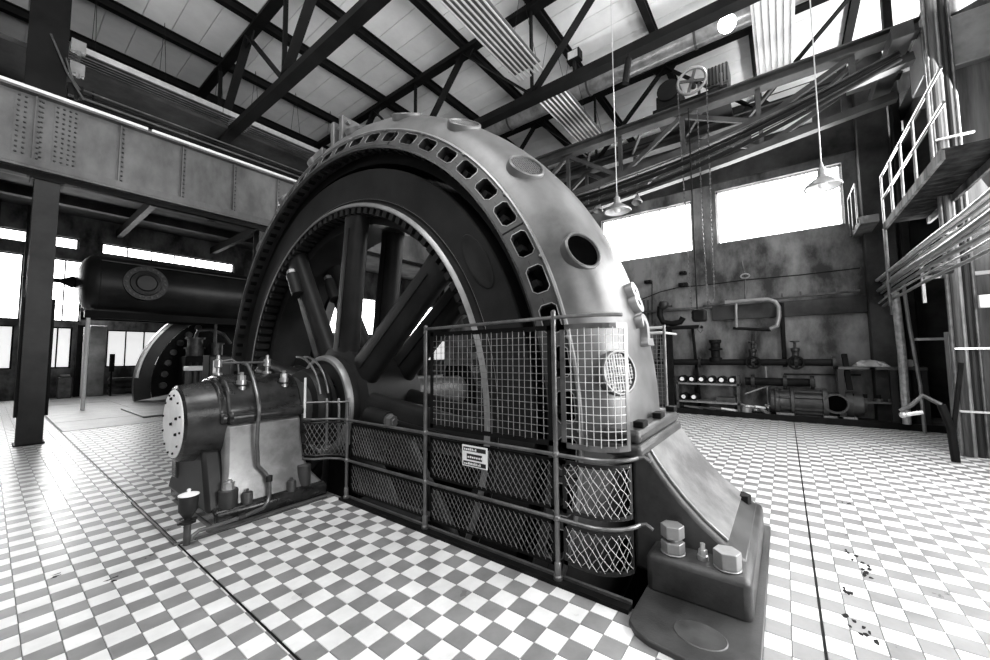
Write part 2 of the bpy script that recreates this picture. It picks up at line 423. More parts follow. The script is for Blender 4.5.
truss(12.2, 'farthest roof truss above the far wall windows', NT, NB)

def panel(label, x0, x1, y0, y1, z, n, m, m2, flat=False):
    t = thing('radiant_heating_panel', label, 'heating panel', ((x0+x1)/2, (y0+y1)/2, z), 'ceiling heating panels')
    if flat:
        MB().box(x0, y0, z+.03, x1, y1, z+.06).build('backing_sheet', m2, t, smooth=0)
    else: MB().box(x0, y0, z+.07, x1, y1, z+.09).build('backing_sheet', m2, t, smooth=0)
    for i in range(n):
        y = y0+(y1-y0)*(i+.5)/n
        MB().cyl((x0-.2, y, z+.03), (x1+.2, y, z+.03), .022 if not flat else .016, 8).build('heating_tube', m, t)
    for xx in (x0+.2, (x0+x1)/2, x1-.2):
        for y in (y0, y1): MB().cyl((xx, y, z+.05), (xx, (y0+y1)/2, 10.7), .006, 5).build('hanger_wire', TRUSS, t)
    return t
DK = mat('heater_sheet', .10, .16, .5, scale=3)
panel('striped ceiling heating panel nearest the camera, over the generator', 1.8, 7.65, 4.33, 5.12, 8.6, 7, REFL, DK)
panel('striped ceiling heating panel just past the middle truss', 8.62, 11.5, 4.25, 5.12, 8.6, 7, REFL, DK)
panel('pale ribbed heating panel seen end on beside the glowing lamp', 8.7, 11.45, -.5, .22, 8.6, 6, REFL, BOARD, True)
panel('dark heating panel hanging above the left runway girder', 1.0, 3.95, 12.45, 13.4, 8.55, 8, PIPE, DK)
panel('dark heating panel behind the flywheel crown at left', 4.5, 7.4, 12.45, 13.4, 8.55, 8, PIPE, DK)
for a, b, l in ((.8, 3.7, 'bright edge reflector strip along the left heating panel, near half'), (3.72, 6.5, 'bright edge reflector strip running down to the wheel crown')):
    tag(MB().box(a, 12.36, 8.6, b, 12.41, 8.74).build('reflector_strip', REFL, None, smooth=0), l, 'reflector', 'reflector strips')

# ---------------------------------------------------------------- left crane runway
YG = 11.9
rg = thing('runway_girder', 'riveted steel crane runway girder on the left column', 'girder', (.6, YG+.2, 5.35))
MB().box(-4, YG, 5.5, 11.8, YG+.02, 7.03).build('web_plate', GIRD, rg, smooth=0)
MB().box(-4, YG-.16, 5.46, 11.8, YG+.2, 5.5).box(-4, YG-.13, 5.5, 11.8, YG-.11, 5.52).build('bottom_flange', GIRD, rg, smooth=0)
MB().box(-4, YG-.16, 7.0, 11.8, YG+.2, 7.04).build('top_flange', GIRD, rg, smooth=0)
MB().box(-4, YG-.14, 5.52, 11.8, YG, 5.66).build('flange_angle', GIRD, rg, smooth=0)
rv = MB()
def rivet(mb, x, z): mb.lathe([(0,.022),(.010,.020),(.018,.010),(.019,0)], (x, YG-.02, z), (0,-1,0), 6)
for x in [.36+.01]+[1.61+1.13*i for i in range(8)]+[-.9, -2.1]:
    MB().box(x-.035, YG-.012, 5.66, x+.035, YG, 6.98).box(x-.012, YG-.09, 5.66, x+.012, YG-.012, 6.98).build('stiffener', GIRD, rg, smooth=0)
    for j in range(12): rivet(rv, x+.055, 5.72+.11*j)
MB().box(.10, YG-.016, 5.6, .5, YG, 6.98).build('splice_plate', GIRD, rg, smooth=0)
MB().box(.62, YG-.016, 5.6, .95, YG, 6.98).build('splice_plate', GIRD, rg, smooth=0)
for x in (.15, .24, .46, .66, .75, .84, .92):
    for j in range(13): rivet(rv, x, 5.66+.105*j)
rv.build('rivets', PIPE, rg, kind='stuff')
MB().box(-4, YG-.02, 5.35-.0, 11.8, YG+.14, 5.46).build('packing_beam', TRUSS, rg, smooth=0)
for a, b, l in ((-3.9, 2.05, 'bright crane rail bar on the left runway girder, nearer length'), (2.12, 5.6, 'bright crane rail bar meeting the wheel crown')):
    tag(MB().box(a, YG-.17, 7.045, b, YG-.11, 7.11).build('crane_rail', WHITE, None, bevel=.008), l, 'rail', 'crane rail lengths')  # steel rail coloured white to give it its shine

def steel_column(x, y, z1, label, wd=.34, dp=.36):
    t = thing('steel_column', label, 'column', (x, y, 0), 'steel columns under the runway')
    MB().box(x-.02, y-dp/2, .3, x+.02, y+dp/2, z1).build('web', TRUSSG, t, smooth=0)
    for s in (-1, 1):
        MB().box(x-wd/2, y+s*dp/2-.015, 0, x+wd/2, y+s*dp/2+.015, z1).build('flange', mat_col, t, smooth=0)
    MB().box(x-wd/2-.03, y-dp/2-.05, 0, x+wd/2+.03, y+dp/2+.05, .035).build('base_plate', TRUSS, t, bevel=.006)
    for s in (-1, 1):
        MB().box(x+s*(wd/2+.025)-.02, y-.14, .55, x+s*(wd/2+.03)+.02, y+.1, 2.9).build('cover_strip', TRUSS, t, smooth=0)
    MB().box(x-wd/2-.06, y-dp/2-.05, z1-.05, x+wd/2+.06, y+dp/2+.05, z1).build('cap_plate', TRUSS, t, smooth=0)
    return t
mat_col = mat('column_paint', .012, .03, .4, scale=1.5, spec=.3)
steel_column(.59, 12.05, 5.35, 'dark steel column under the riveted girder at left')
steel_column(4.72, 12.05, 5.35, 'steel column half hidden behind the flywheel rim')

# ---------------------------------------------------------------- left bay
bay = MB().box(-5, 12.4, 8.2, 30, 25.5, 8.3).build('ceiling_low_bay', CONCD, None, smooth=0); struct(bay)
for y in (15.0, 17.6, 20.2, 22.8):
    MB().box(-5, y-.15, 7.85, 12.6, y+.15, 8.2).build('ceiling_beam', CONCD, bay, smooth=0)
for x in (-.2, 3.6, 7.4):
    MB().box(x-.1, 13.6, 7.5, x+.1, 25.5, 7.85).build('cross_beam', TRUSS, bay, smooth=0)
    MB().bar((x, 12.5, 5.5), (x, 14.6, 7.45), .16, .16).build('knee_brace', PIPE, bay, smooth=0)
tag(MB().cyl((.9, 13.4, 7.72), (7.5, 13.4, 7.72), .12, 16).build('air_duct', LIGHTCAST, None), 'pale round duct running behind the runway girder', 'duct')

tk = thing('pressure_tank', 'long dark horizontal pressure tank with domed end and round manhole', 'tank', (5, 19, 3.2))
ty, tz, tr = 19.0, 4.28, 1.0
prof = [(-.36*cos(a), tr*sin(a)) for a in [i*pi/16 for i in range(0, 9)]]
prof = [(2.16+p[0]*1.3, p[1]) for p in prof]+[(9.5, tr), (9.9, .6), (10, 0)]
MB().lathe(prof, (0, ty, tz), (1,0,0), 40).build('shell', TANK, tk)
MB().tube([(2.16+0.02, ty+tr*1.004*cos(a), tz+tr*1.004*sin(a)) for a in [i*pi/20 for i in range(40)]], .012, 6, True).build('weld_seam', TANK, tk)
MB().lathe([(0,.16),(-.15,.2),(-.3,.12),(-.42,.07),(-1.2,.06),(-1.2,0)], (1.78, ty, tz-.02), (1,0,0), 16).build('end_nozzle', BLACK, tk)
MH = Vector((3.3, ty-tr, tz+.05))
mh = MB().lathe([(-.15,.60),(.08,.60),(.08,.44),(.14,.42),(.16,.3),(.2,.26),(.2,0)], MH, (0,-1,0), 32).build('manhole', TANK, tk)
bm_ = hexbolt(.03, .04, m=PIPE)
for i in range(20):
    a = 2*pi*i/20; inst('bolt', bm_, frame_to(MH+Vector((.52*cos(a), -.08, .52*sin(a))), (0,-1,0)), mh)
MB().cyl((2.2, ty-.8, tz+.97-.25), (8.5, ty-.8, tz+.97-.25), .03, 6).build('top_pipe', PIPE, tk)
MB().box(1.9, ty-.6, 3.05, 9.6, ty-.35, 3.3).box(1.9, ty+.35, 3.05, 9.6, ty+.6, 3.3).build('support_beam', TRUSS, tk, smooth=0)
for x in (2.0, 5.6, 9.2):
    MB().cyl((x, ty-.48, .006), (x, ty-.48, 3.05), .055, 10).build('leg', WHITE if x == 2.0 else PIPE, tk)
# compressor machine under the tank
cp = thing('compressor', 'dark reciprocating compressor with broad curved wheel guard under the tank', 'compressor', (5.5, 19.6, 0))
cx, cz, cr = 7.2, .62, 3.68
MB().lathe([(0,cr-.5),(0,cr-.14),(.02,cr),(.3,cr),(.3,cr-.5)], (cx, 20.3, cz), (0,1,0), 64, 0, pi*.62, (-1,0,-.168)).build('wheel_guard', TANK, cp)
MB().lathe([(0,cr-.12),(-.05,cr-.1),(-.05,cr-.03),(0,cr)], (cx, 20.3, cz), (0,1,0), 64, .25, pi*.62, (-1,0,-.168)).build('guard_stripe', REFL, cp)
MB().lathe([(0,0),(0,cr-.55),(.1,cr-.55)], (cx, 20.4, cz), (0,1,0), 64, 0, pi*.62, (-1,0,-.168)).build('wheel_disc', BLACK, cp)
me = MB().lathe([(0,.14),(.06,.12),(.06,0)], (0,0,0), (0,0,1), 12).mesh('boss', PIPE)
for i in range(9):
    a = rad(181-i*9); inst('boss', me, frame_to((cx+(cr-.9)*cos(a), 20.39, cz+(cr-.72)*sin(a)), (0,-1,0)), cp)
MB().box(4.75, 18.9, .006, 6.6, 19.75, 1.75).build('crankcase', BLACK, cp, bevel=.04)
MB().lathe([(0,.3),(.3,.3),(.3,.36),(.36,.36),(.36,.26),(.7,.26),(.7,.34),(.76,.34),(.76,0)], (5.15, 19.3, 1.75), (0,0,1), 20).build('cylinder_head', PIPE, cp)
MB().lathe([(0,.22),(.5,.22),(.5,.28),(.56,.28),(.56,0)], (5.9, 19.3, 1.75), (0,0,1), 20).build('cylinder_head', PIPE, cp)
MB().tube([(5.15,19.3,2.5),(5.2,19.2,2.8),(5.6,19.1,2.85),(6.1,19.2,2.7),(6.4,19.3,2.3)], .07, 10).build('delivery_pipe', PIPE, cp)
for i in range(6): MB().cyl((4.9+i*.22, 18.88, .2), (4.9+i*.22, 18.88, 1.5), .045, 8).build('rib', TANK, cp)
tag(MB().box(4.35, 17.0, 1.22, 5.0, 17.5, 1.38).build('desk_hood', WHITE, None, bevel=.02), 'white slab shelf in front of the compressor cylinders', 'shelf')
ds = thing('desk_stand', 'dark ribbed stand carrying the white slab shelf', 'stand', (4.7, 17.25, .006))
for x in (4.42, 4.58, 4.75, 4.92): MB().box(x-.03, 17.05, .006, x+.03, 17.45, 1.22).build('leg', TANK, ds, smooth=0)
cb = thing('control_cabinet', 'dark control cabinet with a white notice behind the bearing', 'cabinet', (4.1, 13.0, .006))
MB().box(3.75, 12.8, .006, 4.35, 13.3, 1.75).build('body', BLACK, cb, bevel=.01)
MB().box(3.78, 12.785, .06, 4.32, 12.8, 1.7).build('door', TANK, cb, smooth=0)
MB().box(3.84, 12.775, 1.25, 4.0, 12.786, 1.6).build('notice', WHITE, cb, smooth=0)
tag(MB().box(5.2, 14.8, 1.7, 5.75, 15.2, 2.45).build('junction_box', REFL, None, bevel=.01), 'pale sheet metal box beside the wheel rim behind the bearing', 'box')
tag(MB().box(5.42, 14.9, .006, 5.54, 15.1, 1.7).build('box_post', PIPE, None), 'thin grey post carrying the pale sheet metal box', 'post')
# concrete pillars and clutter of the left wall
pl = MB().box(2.78, 25.0, .006, 3.32, 25.5, 3.2).build('wall_pillar', LIGHTCAST, None, bevel=.02); struct(pl)
pl = MB().box(2.42, 25.2, .006, 2.78, 25.5, 3.2).build('wall_pillar', BLACK, None); struct(pl)
tag(MB().cyl((2.62, 24.9, .006), (2.62, 24.9, 3.1), .05, 10).build('drain_pipe', WHITE, None), 'thin white pipe in front of the concrete pillar of the left wall', 'pipe')
tag(MB().cyl((3.45, 24.3, 1.1), (3.45, 24.3, 1.9), .09, 12).cyl((3.45,24.3,.006),(3.45,24.3,1.1),.03,8).build('gas_bottle', BLACK, None), 'small black cylinder on a stem right of the concrete pillar', 'cylinder')
for i in range(3):
    tag(MB().box(3.4, 24.6-i*.02, .15+i*.26, 7.0, 24.75, .28+i*.26).build('stored_beam', CONCD if i % 2 else PIPE, None, bevel=.01), ('lowest', 'middle', 'topmost')[i]+' of the long beams stored below the left wall window', 'beam', 'stored beams')
st = MB()
for x in (3.5, 5.2, 6.9): st.box(x-.04, 24.76, .006, x+.04, 24.86, 1.0).box(x-.04, 24.5, .006, x+.04, 24.8, .15).box(x-.02, 24.55, .28, x+.02, 24.76, .41).box(x-.02, 24.55, .54, x+.02, 24.76, .67)
tag(st.build('storage_rack', PIPE, None, smooth=0), 'low rack holding the long beams below the left wall window', 'rack')
tag(MB().box(1.9, 24.7, .006, 2.3, 25.2, .9).box(1.95, 24.68, .9, 2.25, 25.1, 1.0).build('floor_box', PIPE, None, bevel=.02), 'grey metal box on the floor left of the concrete pillar', 'box')
for x in (-.2, 1.05):
    p = MB().box(x-.28, 25.2, .006, x+.28, 25.5, 8.2).build('wall_pillar', CONCD, None); struct(p)

# ================================================================ generator
YC, ZC = 5.162, 1.013
SC = 1.06
def P2(x, r): return (x*SC, r*SC)          # profile numbers -> metres
PROF = [P2(*p) for p in ((2.84,3.58),(2.87,3.66),(2.92,3.74),(2.98,3.80),(3.05,3.84),(3.15,3.875),(3.25,3.90),(3.38,3.92),(3.5,3.93),(3.75,3.92),(3.88,3.90),(4.0,3.86),(4.1,3.82),(4.2,3.76),(4.3,3.68),(4.38,3.58))]
def wp(x, r, a):            # a = angle up from the camera's right (-y) side
    return Vector((x, YC-r*cos(a), ZC+r*sin(a)))
gs = thing('generator_stator', 'huge grey ring shaped generator housing with round ports and raised numerals', 'generator', (3.9, YC, -3.0))
AX = (YC, ZC)
mb = MB()
mb.lathe([(x, r) for x, r in PROF]+[(PROF[-1][0], 3.3), (PROF[-1][0]-.25, 3.2)], (0, YC, ZC), (1,0,0), 144, ref=(0,-1,0))
mb.build('outer_shell', STATOR, gs, smooth=60)
# seam ring between shell and end shield
MB().lathe([(-.012,0+PROF[0][1]-.03),(-.03,PROF[0][1]-.012),(-.022,PROF[0][1]+.004),(.0,PROF[0][1]+.008)], (PROF[0][0], YC, ZC), (1,0,0), 144).build('seam_ring', LIGHTCAST, gs)
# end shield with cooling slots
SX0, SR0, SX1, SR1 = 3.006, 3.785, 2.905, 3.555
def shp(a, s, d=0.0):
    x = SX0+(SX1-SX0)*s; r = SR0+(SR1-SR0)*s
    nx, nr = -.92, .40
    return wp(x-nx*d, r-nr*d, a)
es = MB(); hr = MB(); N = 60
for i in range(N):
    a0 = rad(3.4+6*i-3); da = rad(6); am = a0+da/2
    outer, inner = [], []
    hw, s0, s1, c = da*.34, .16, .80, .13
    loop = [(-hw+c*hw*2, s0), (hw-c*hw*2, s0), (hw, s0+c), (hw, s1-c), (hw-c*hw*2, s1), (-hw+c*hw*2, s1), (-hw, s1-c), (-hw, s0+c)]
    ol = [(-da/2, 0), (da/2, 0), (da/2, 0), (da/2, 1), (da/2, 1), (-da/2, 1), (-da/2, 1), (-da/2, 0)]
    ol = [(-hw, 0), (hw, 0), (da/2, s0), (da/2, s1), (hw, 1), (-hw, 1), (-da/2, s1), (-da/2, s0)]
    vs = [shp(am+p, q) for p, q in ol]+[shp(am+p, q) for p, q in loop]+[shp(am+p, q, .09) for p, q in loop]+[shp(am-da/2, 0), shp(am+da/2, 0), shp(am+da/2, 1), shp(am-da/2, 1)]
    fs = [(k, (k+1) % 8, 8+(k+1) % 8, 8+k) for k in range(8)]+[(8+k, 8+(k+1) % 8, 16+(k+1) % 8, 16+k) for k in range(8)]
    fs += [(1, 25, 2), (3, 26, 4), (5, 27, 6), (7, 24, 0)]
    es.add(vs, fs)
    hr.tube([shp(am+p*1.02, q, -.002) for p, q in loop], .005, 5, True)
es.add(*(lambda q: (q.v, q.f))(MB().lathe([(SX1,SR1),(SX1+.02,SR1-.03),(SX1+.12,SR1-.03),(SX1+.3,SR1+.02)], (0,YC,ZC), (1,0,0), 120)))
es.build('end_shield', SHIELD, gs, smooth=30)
hr.build('slot_rims', LIGHTCAST, gs, kind='stuff')
sm_ = MB().lathe([(0,.02),(.012,.02),(.02,.012),(.022,0)], (0,0,0), (0,0,1), 10).mesh('screw', LIGHTCAST)
for i in range(30):
    a = rad(0.4+12*i)
    if sin(a)*3.7+ZC < -.3: continue
    inst('screw', sm_, frame_to(shp(a, .06, -.004), (-.92, -.4*cos(a), .4*sin(a))), gs)
for a in (rad(66.4+2), rad(30.4), rad(-5.6), rad(104)):
    MB().bar(shp(a, .02, -.003), shp(a, .98, -.003), .012, .006, (1,0,0)).build('shield_joint', BLACK, gs, smooth=0)
# laminated iron core inside, dark air gap
MB().lathe([(3.15,3.56),(3.12,3.40),(4.35,3.40),(4.35,3.75),(3.15,3.75),(3.15,3.56)], (0,YC,ZC), (1,0,0), 120).build('stator_core', BLACK, gs)
wd = MB()
for i in range(120):
    a = 2*pi*i/120
    if sin(a) < -.45: continue
    wd.bar(wp(3.0, 3.50, a), wp(3.0, 3.66, a), .06, .10, (1,0,0))
wd.build('winding_heads', BLACK, gs, kind='stuff', smooth=0)
# ports on the shell
px_, pr_ = 3.20, 4.065
nrm = Vector((-.40, 0, 0))
for k in range(9):
    a = rad(7.1+16.05*k)
    n = Vector((-.42, -.90*cos(a), .90*sin(a))).normalized()
    c0 = wp(px_+.02, pr_, a)
    m = frame_to(c0, n, (0, sin(a), cos(a)))
    ring = inst('port_ring', bpy.data.meshes.get('port_ring') or MB().lathe([(-.06,.20),(.018,.195),(.028,.184),(.026,.172),(.0,.165),(-.05,.163)], (0,0,0), (0,0,1), 40).mesh('port_ring', STATOR), m, gs)
    if k == 1:
        inst('port_shade', MB().lathe([(.004,.17),(.003,0)], (0,0,0), (0,0,1), 32).mesh('port_shade', HOLE_SHADE), m, ring).matrix_basis = Matrix.Identity(4)  # black disc stands in for the dark inside of the port
        ring['label'] = 'open round port with a pale rim'
    else:
        if not bpy.data.meshes.get('grille'):
            g = MB(); q = .0
            for ii in range(-5, 6):
                yv = ii*.030; hl = math.sqrt(max(.163**2-yv**2, 0))
                g.bar((-hl, yv, .006), (hl, yv, .006), .013, .008).bar((yv, -hl, .010), (yv, hl, .010), .006, .008)
            g.mesh('grille', STATOR, smooth=0)
            MB().lathe([(-.01,.17),(-.011,0)], (0,0,0), (0,0,1), 32).mesh('port_backing', HOLE_SHADE)  # black disc paints the dark behind the grille
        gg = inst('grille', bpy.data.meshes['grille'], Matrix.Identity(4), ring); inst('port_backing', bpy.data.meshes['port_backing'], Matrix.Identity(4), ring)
# lifting lug on the crown left
def radial_block(mb, x0, x1, a0, a1, r0, r1, n=4):
    vs = []; 
    for i in range(n+1):
        a = a0+(a1-a0)*i/n
        vs += [wp(x0, r0, a), wp(x1, r0, a), wp(x1, r1, a), wp(x0, r1, a)]
    fs = []
    for i in range(n):
        b = i*4
        for k in range(4): fs.append((b+k, b+(k+1) % 4, b+4+(k+1) % 4, b+4+k))
    fs += [(3,2,1,0), (n*4, n*4+1, n*4+2, n*4+3)]
    mb.add(vs, fs); return mb
for a in (90.5, 93.8):
    radial_block(MB(), 3.06, 3.6, rad(a-.7), rad(a+.7), 3.8, 4.30).build('joint_flange', STATOR, gs, bevel=.015)
for dx in (3.14, 3.4):
    MB().cyl(wp(dx, 4.2, rad(89)), wp(dx, 4.2, rad(95.5)), .03, 8).build('joint_bolt', LIGHTCAST, gs)
radial_block(MB(), 3.02, 3.3, rad(97), rad(101), 3.85, 3.98).build('shell_rib', STATOR, gs, bevel=.01)
# raised numerals
def glyph(ch, a, size):
    cu = bpy.data.curves.new('numeral', 'FONT'); cu.body = ch; cu.size = size; cu.extrude = .035; cu.align_x = 'CENTER'; cu.align_y = 'CENTER'; cu.offset = .012
    cu.bevel_depth = .004; cu.materials.append(LIGHTCAST)
    tmp = bpy.data.objects.new('numeral_outline', cu); C.objects.link(tmp); bpy.context.view_layer.update()
    me = bpy.data.meshes.new_from_object(tmp.evaluated_get(bpy.context.evaluated_depsgraph_get())); bpy.data.objects.remove(tmp)
    o = bpy.data.objects.new('numeral', me); C.objects.link(o); par(o, gs)
    o.matrix_basis = frame_to(wp(3.76, 4.195, a), (0, -cos(a), sin(a)), (1, 0, 0)); return o
glyph('8', rad(16.4), .40); glyph('2', rad(11.9), .40)

# foot on the near side
ft = thing('support_pedestal', 'heavy cast foot with a curved ramp and large hex bolts carrying the housing', 'foot', (3.6, .5, 0))
MB().box(2.86, .225, .005, 4.42, .85, .28).build('base_block', CAST, ft, bevel=.045)
curve = [(.25, .27),(.38,.36),(.52,.47),(.64,.59),(.74,.71),(.82,.82),(.87,.90),(.89,.94)]
poly = [(1.0, .02), (1.0, .94)]+[(y, z) for y, z in reversed(curve)]+[(.26, .1), (.5, .02)]
MB().prism(poly, 'x', 3.10, 4.36).build('web', CAST, ft, bevel=.03)
MB().prism([(y+.0, z) for y, z in curve[1:]]+[(y-.012, z+.018) for y, z in reversed(curve[1:])], 'x', 3.16, 4.28).build('ramp_plate', BODYM, ft, bevel=.006)  # separate paler plate, light on the ramp put into its colour
MB().box(2.9, .86, .90, 4.25, 1.16, 1.0).build('flange', CAST, ft, bevel=.035)
MB().box(2.92, .88, 1.0, 4.23, 1.16, 1.10).build('seat_pad', CAST, ft, bevel=.035)
for x in (3.06, 3.6, 4.1):
    MB().box(x, .89, 1.1, x+.13, .97, 1.15).build('wedge', BLACK, ft, bevel=.008)
for c in ((2.975,.69,1), (2.97,.36,0), (4.22,.38,0), (4.1,.62,0)):
    x, y, big = c
    b = MB().cyl((x,y,.28), (x,y,.29), .082, 20)
    if big: b.hexa((x,y,.29), (x,y,.36), .078).cyl((x,y,.36), (x,y,.385), .04, 12).hexa((x,y,.385), (x,y,.47), .078)
    else: b.hexa((x,y,.29), (x,y,.39), .082)
    b.build('foot_bolt', LIGHTCAST if x < 3.5 else BLACK, ft, bevel=.006)
MB().cyl((2.99,.505,.28),(2.99,.505,.31),.034,12).hexa((2.99,.505,.31),(2.99,.505,.345),.028).cyl((2.99,.505,.345),(2.99,.505,.385),.016,10).build('dowel', POLISH, ft)
# apron plate in front of the foot
ap = MB()
pts = [(2.50,.80),(2.56,.84),(2.86,.85),(4.6,.86),(4.6,.13),(2.46,.12),(2.42,.18),(2.44,.74)]
pts = [(2.52,.855),(4.6,.855),(4.6,.13),(2.0,.13),(2.0,.17),(2.36,.62),(2.42,.79),(2.46,.84)]
pts = [(2.56,.855),(4.55,.855),(4.55,.18),(2.36,.17),(2.31,.21),(2.36,.70),(2.40,.79),(2.47,.845)]
ap.prism(pts, 'z', -.004, .035)
apo = ap.build('apron_plate', CAST, None, bevel=.008)
tag(apo, 'cast iron floor plate with an oval inlay in front of the generator foot', 'plate')
MB().lathe([(.0,.115),(.004,.11),(.002,.104),(.002,0)], (0,0,0), (0,0,1), 32).build('oval_inlay', PIPE, apo).matrix_basis = Matrix.Translation((2.58,.47,.035)) @ Matrix.Diagonal((1.0,1.25,1,1))
# far foot, mostly behind the wheel
ff = thing('support_pedestal', 'cast pedestal of the generator on the far side behind the bearing', 'foot', (3.6, 2*YC-.5, 0))
MB().box(2.86, 2*YC-.85, .005, 4.42, 2*YC-.19, .28).build('base_block', CAST, ff, bevel=.045)
MB().prism([(2*YC-y, z) for y, z in poly], 'x', 3.02, 4.36).build('web', CAST, ff, bevel=.02)
MB().box(2.9, 2*YC-1.16, .90, 4.4, 2*YC-.74, 1.10).build('flange', CAST, ff, bevel=.03)

# ---------------------------------------------------------------- flywheel rotor
fw = thing('flywheel', 'large dark spoked flywheel with toothed rim inside the generator ring', 'flywheel', (3.4, YC, -2.4))
rim = [(3.95,3.30),(3.075,3.317),(3.056,3.305),(3.056,2.93),(3.05,2.90),(3.066,2.885),(3.066,2.86),(3.03,2.84),(3.005,2.83),(2.975,2.80),(2.97,2.785),(2.985,2.772),(3.22,2.765),(3.24,2.60),(3.95,2.60),(3.95,3.30)]
MB().lathe(rim, (0,YC,ZC), (1,0,0), 144, ref=(0,-1,0)).build('rim', FLYW, fw, smooth=32)
MB().lathe([(3.0,2.835),(2.973,2.802),(2.968,2.787),(2.98,2.775)], (0,YC,ZC), (1,0,0), 144).build('rim_lip', LIGHTCAST, fw, label='inner lip of the rim, coloured pale for the light it catches')  # pale strip paints the light caught by the bevel
MB().lathe([(3.056,2.905),(3.048,2.90),(3.056,2.893)], (0,YC,ZC), (1,0,0), 144).build('rim_groove', LIGHTCAST, fw)
tm = MB().box(-.0, -.042, -.085, .21, .042, 0).mesh('tooth', FLYW, smooth=0)
for i in range(116):
    a = 2*pi*i/116
    if ZC+2.75*sin(a) < -.6: continue
    inst('tooth', tm, Matrix(((1,0,0,2.99),(0,sin(a),-cos(a),YC-2.775*cos(a)),(0,cos(a),sin(a),ZC+2.775*sin(a)),(0,0,0,1))), fw)
# spokes in two planes
def spoke(x, a, w0, w1, d, r0=.35, r1=2.68):
    mb = MB(); n = 16; vs = []; K = 9
    rd = Vector((0, -cos(a), sin(a))); td = Vector((0, sin(a), cos(a)))
    for i in range(K+1):
        t = i/K; r = r0+(r1-r0)*t
        wv = w0+(w1-w0)*t+.30*max(0, (.75-r))**1.0+ .25*max(0, r-2.45)
        for k in range(n):
            q = 2*pi*k/n; cx_, sx_ = cos(q), sin(q)
            cxx = abs(cx_)**.7*(1 if cx_ > 0 else -1); sxx = abs(sx_)**.7*(1 if sx_ > 0 else -1)
            vs.append(Vector((x, YC, ZC))+rd*r+td*(cxx*wv/2)+Vector((sxx*d/2, 0, 0)))
    fs = [(i*n+k, i*n+(k+1) % n, (i+1)*n+(k+1) % n, (i+1)*n+k) for i in range(K) for k in range(n)]
    fs += [tuple(range(n-1, -1, -1)), tuple(range(K*n, (K+1)*n))]
    return mb.add(vs, fs)
hb = hexbolt(.075, .09, .03, m=LIGHTCAST)
for a in (-5, 40, 83, 122, 170, 218, 262, 310):
    for x in (3.14, 3.78):
        sp = spoke(x, rad(a), .50, .38, .24).build('spoke', FLYW, fw, smooth=60)
        MB().bar(wp(x-.125, .8, rad(a)), wp(x-.125, 2.5, rad(a)), .03, .02, (1,0,0)).build('spoke_rib', FLYW, sp, smooth=0)
        if a in (122, -5, 170):
            rr = 2.30 if a != -5 else 1.25
            side = 1 if a != -5 else .6
            base = wp(x-.13, rr, rad(a))
            MB().cyl(wp(x-.16, rr-.35, rad(a)), wp(x-.16, rr+.06, rad(a)), .10, 16).build('bolt_boss', FLYW, sp)
            inst('bolt', hb, frame_to(wp(x-.16, rr+.06, rad(a)), (0, -cos(rad(a)), sin(rad(a)))), sp)
MB().lathe([(2.86,.40),(2.86,.56),(2.83,.60),(2.83,.66),(2.9,.68),(3.0,.68),(3.05,.80),(3.95,.80),(3.98,.5)], (0,YC,ZC), (1,0,0), 64).build('hub', FLYW, fw, smooth=35)
MB().lathe([(2.838,.60),(2.822,.615),(2.822,.655),(2.84,.672),(2.90,.684)], (0,YC,ZC), (1,0,0), 64).build('hub_ring', LIGHTCAST, fw)
MB().cyl((2.34,YC,ZC), (6.6,YC,ZC), .27, 40).build('shaft', CAST, fw)
MB().lathe([(2.36,.27),(2.36,.40),(2.44,.40),(2.46,.33),(2.54,.33)], (0,YC,ZC), (1,0,0), 40).build('shaft_collar', CAST, fw)
MB().lathe([(2.54,.27),(2.54,.47),(2.60,.50),(2.64,.50),(2.64,.44),(2.72,.44),(2.72,.50),(2.77,.50),(2.77,.27)], (0,YC,ZC), (1,0,0), 48).build('slip_ring', IRON, fw)
# oval inspection cover on the rim face
oc = MB().lathe([(.0,.145),(-.012,.14),(-.014,.12),(-.010,.11),(-.010,0)], (0,0,0), (1,0,0), 40).build('inspection_cover', FLYW, fw)
a = rad(32)
oc.matrix_basis = Matrix.Translation(wp(3.054, 3.11, a)) @ Matrix.Rotation(-(pi/2-a)*-1, 4, 'X') @ Matrix.Diagonal((1, 1.0, 2.4, 1))
oc.matrix_basis = Matrix(((1,0,0,3.054),(0,-cos(a)*.95,sin(a)*2.5,YC-3.11*cos(a)),(0,sin(a)*.95,cos(a)*2.5,ZC+3.11*sin(a)),(0,0,0,1)))
# rear bearing
rb_ = thing('bearing_pedestal', 'rear shaft bearing seen dimly between the wheel spokes', 'bearing', (6.2, YC, 0))
MB().prism([(YC-.68,.006),(YC+.68,.006),(YC+.5,.9),(YC+.5,1.1),(YC+.3,1.5),(YC-.3,1.5),(YC-.5,1.1),(YC-.5,.9)], 'x', 5.6, 6.5).build('body', BLACK, rb_, bevel=.03)

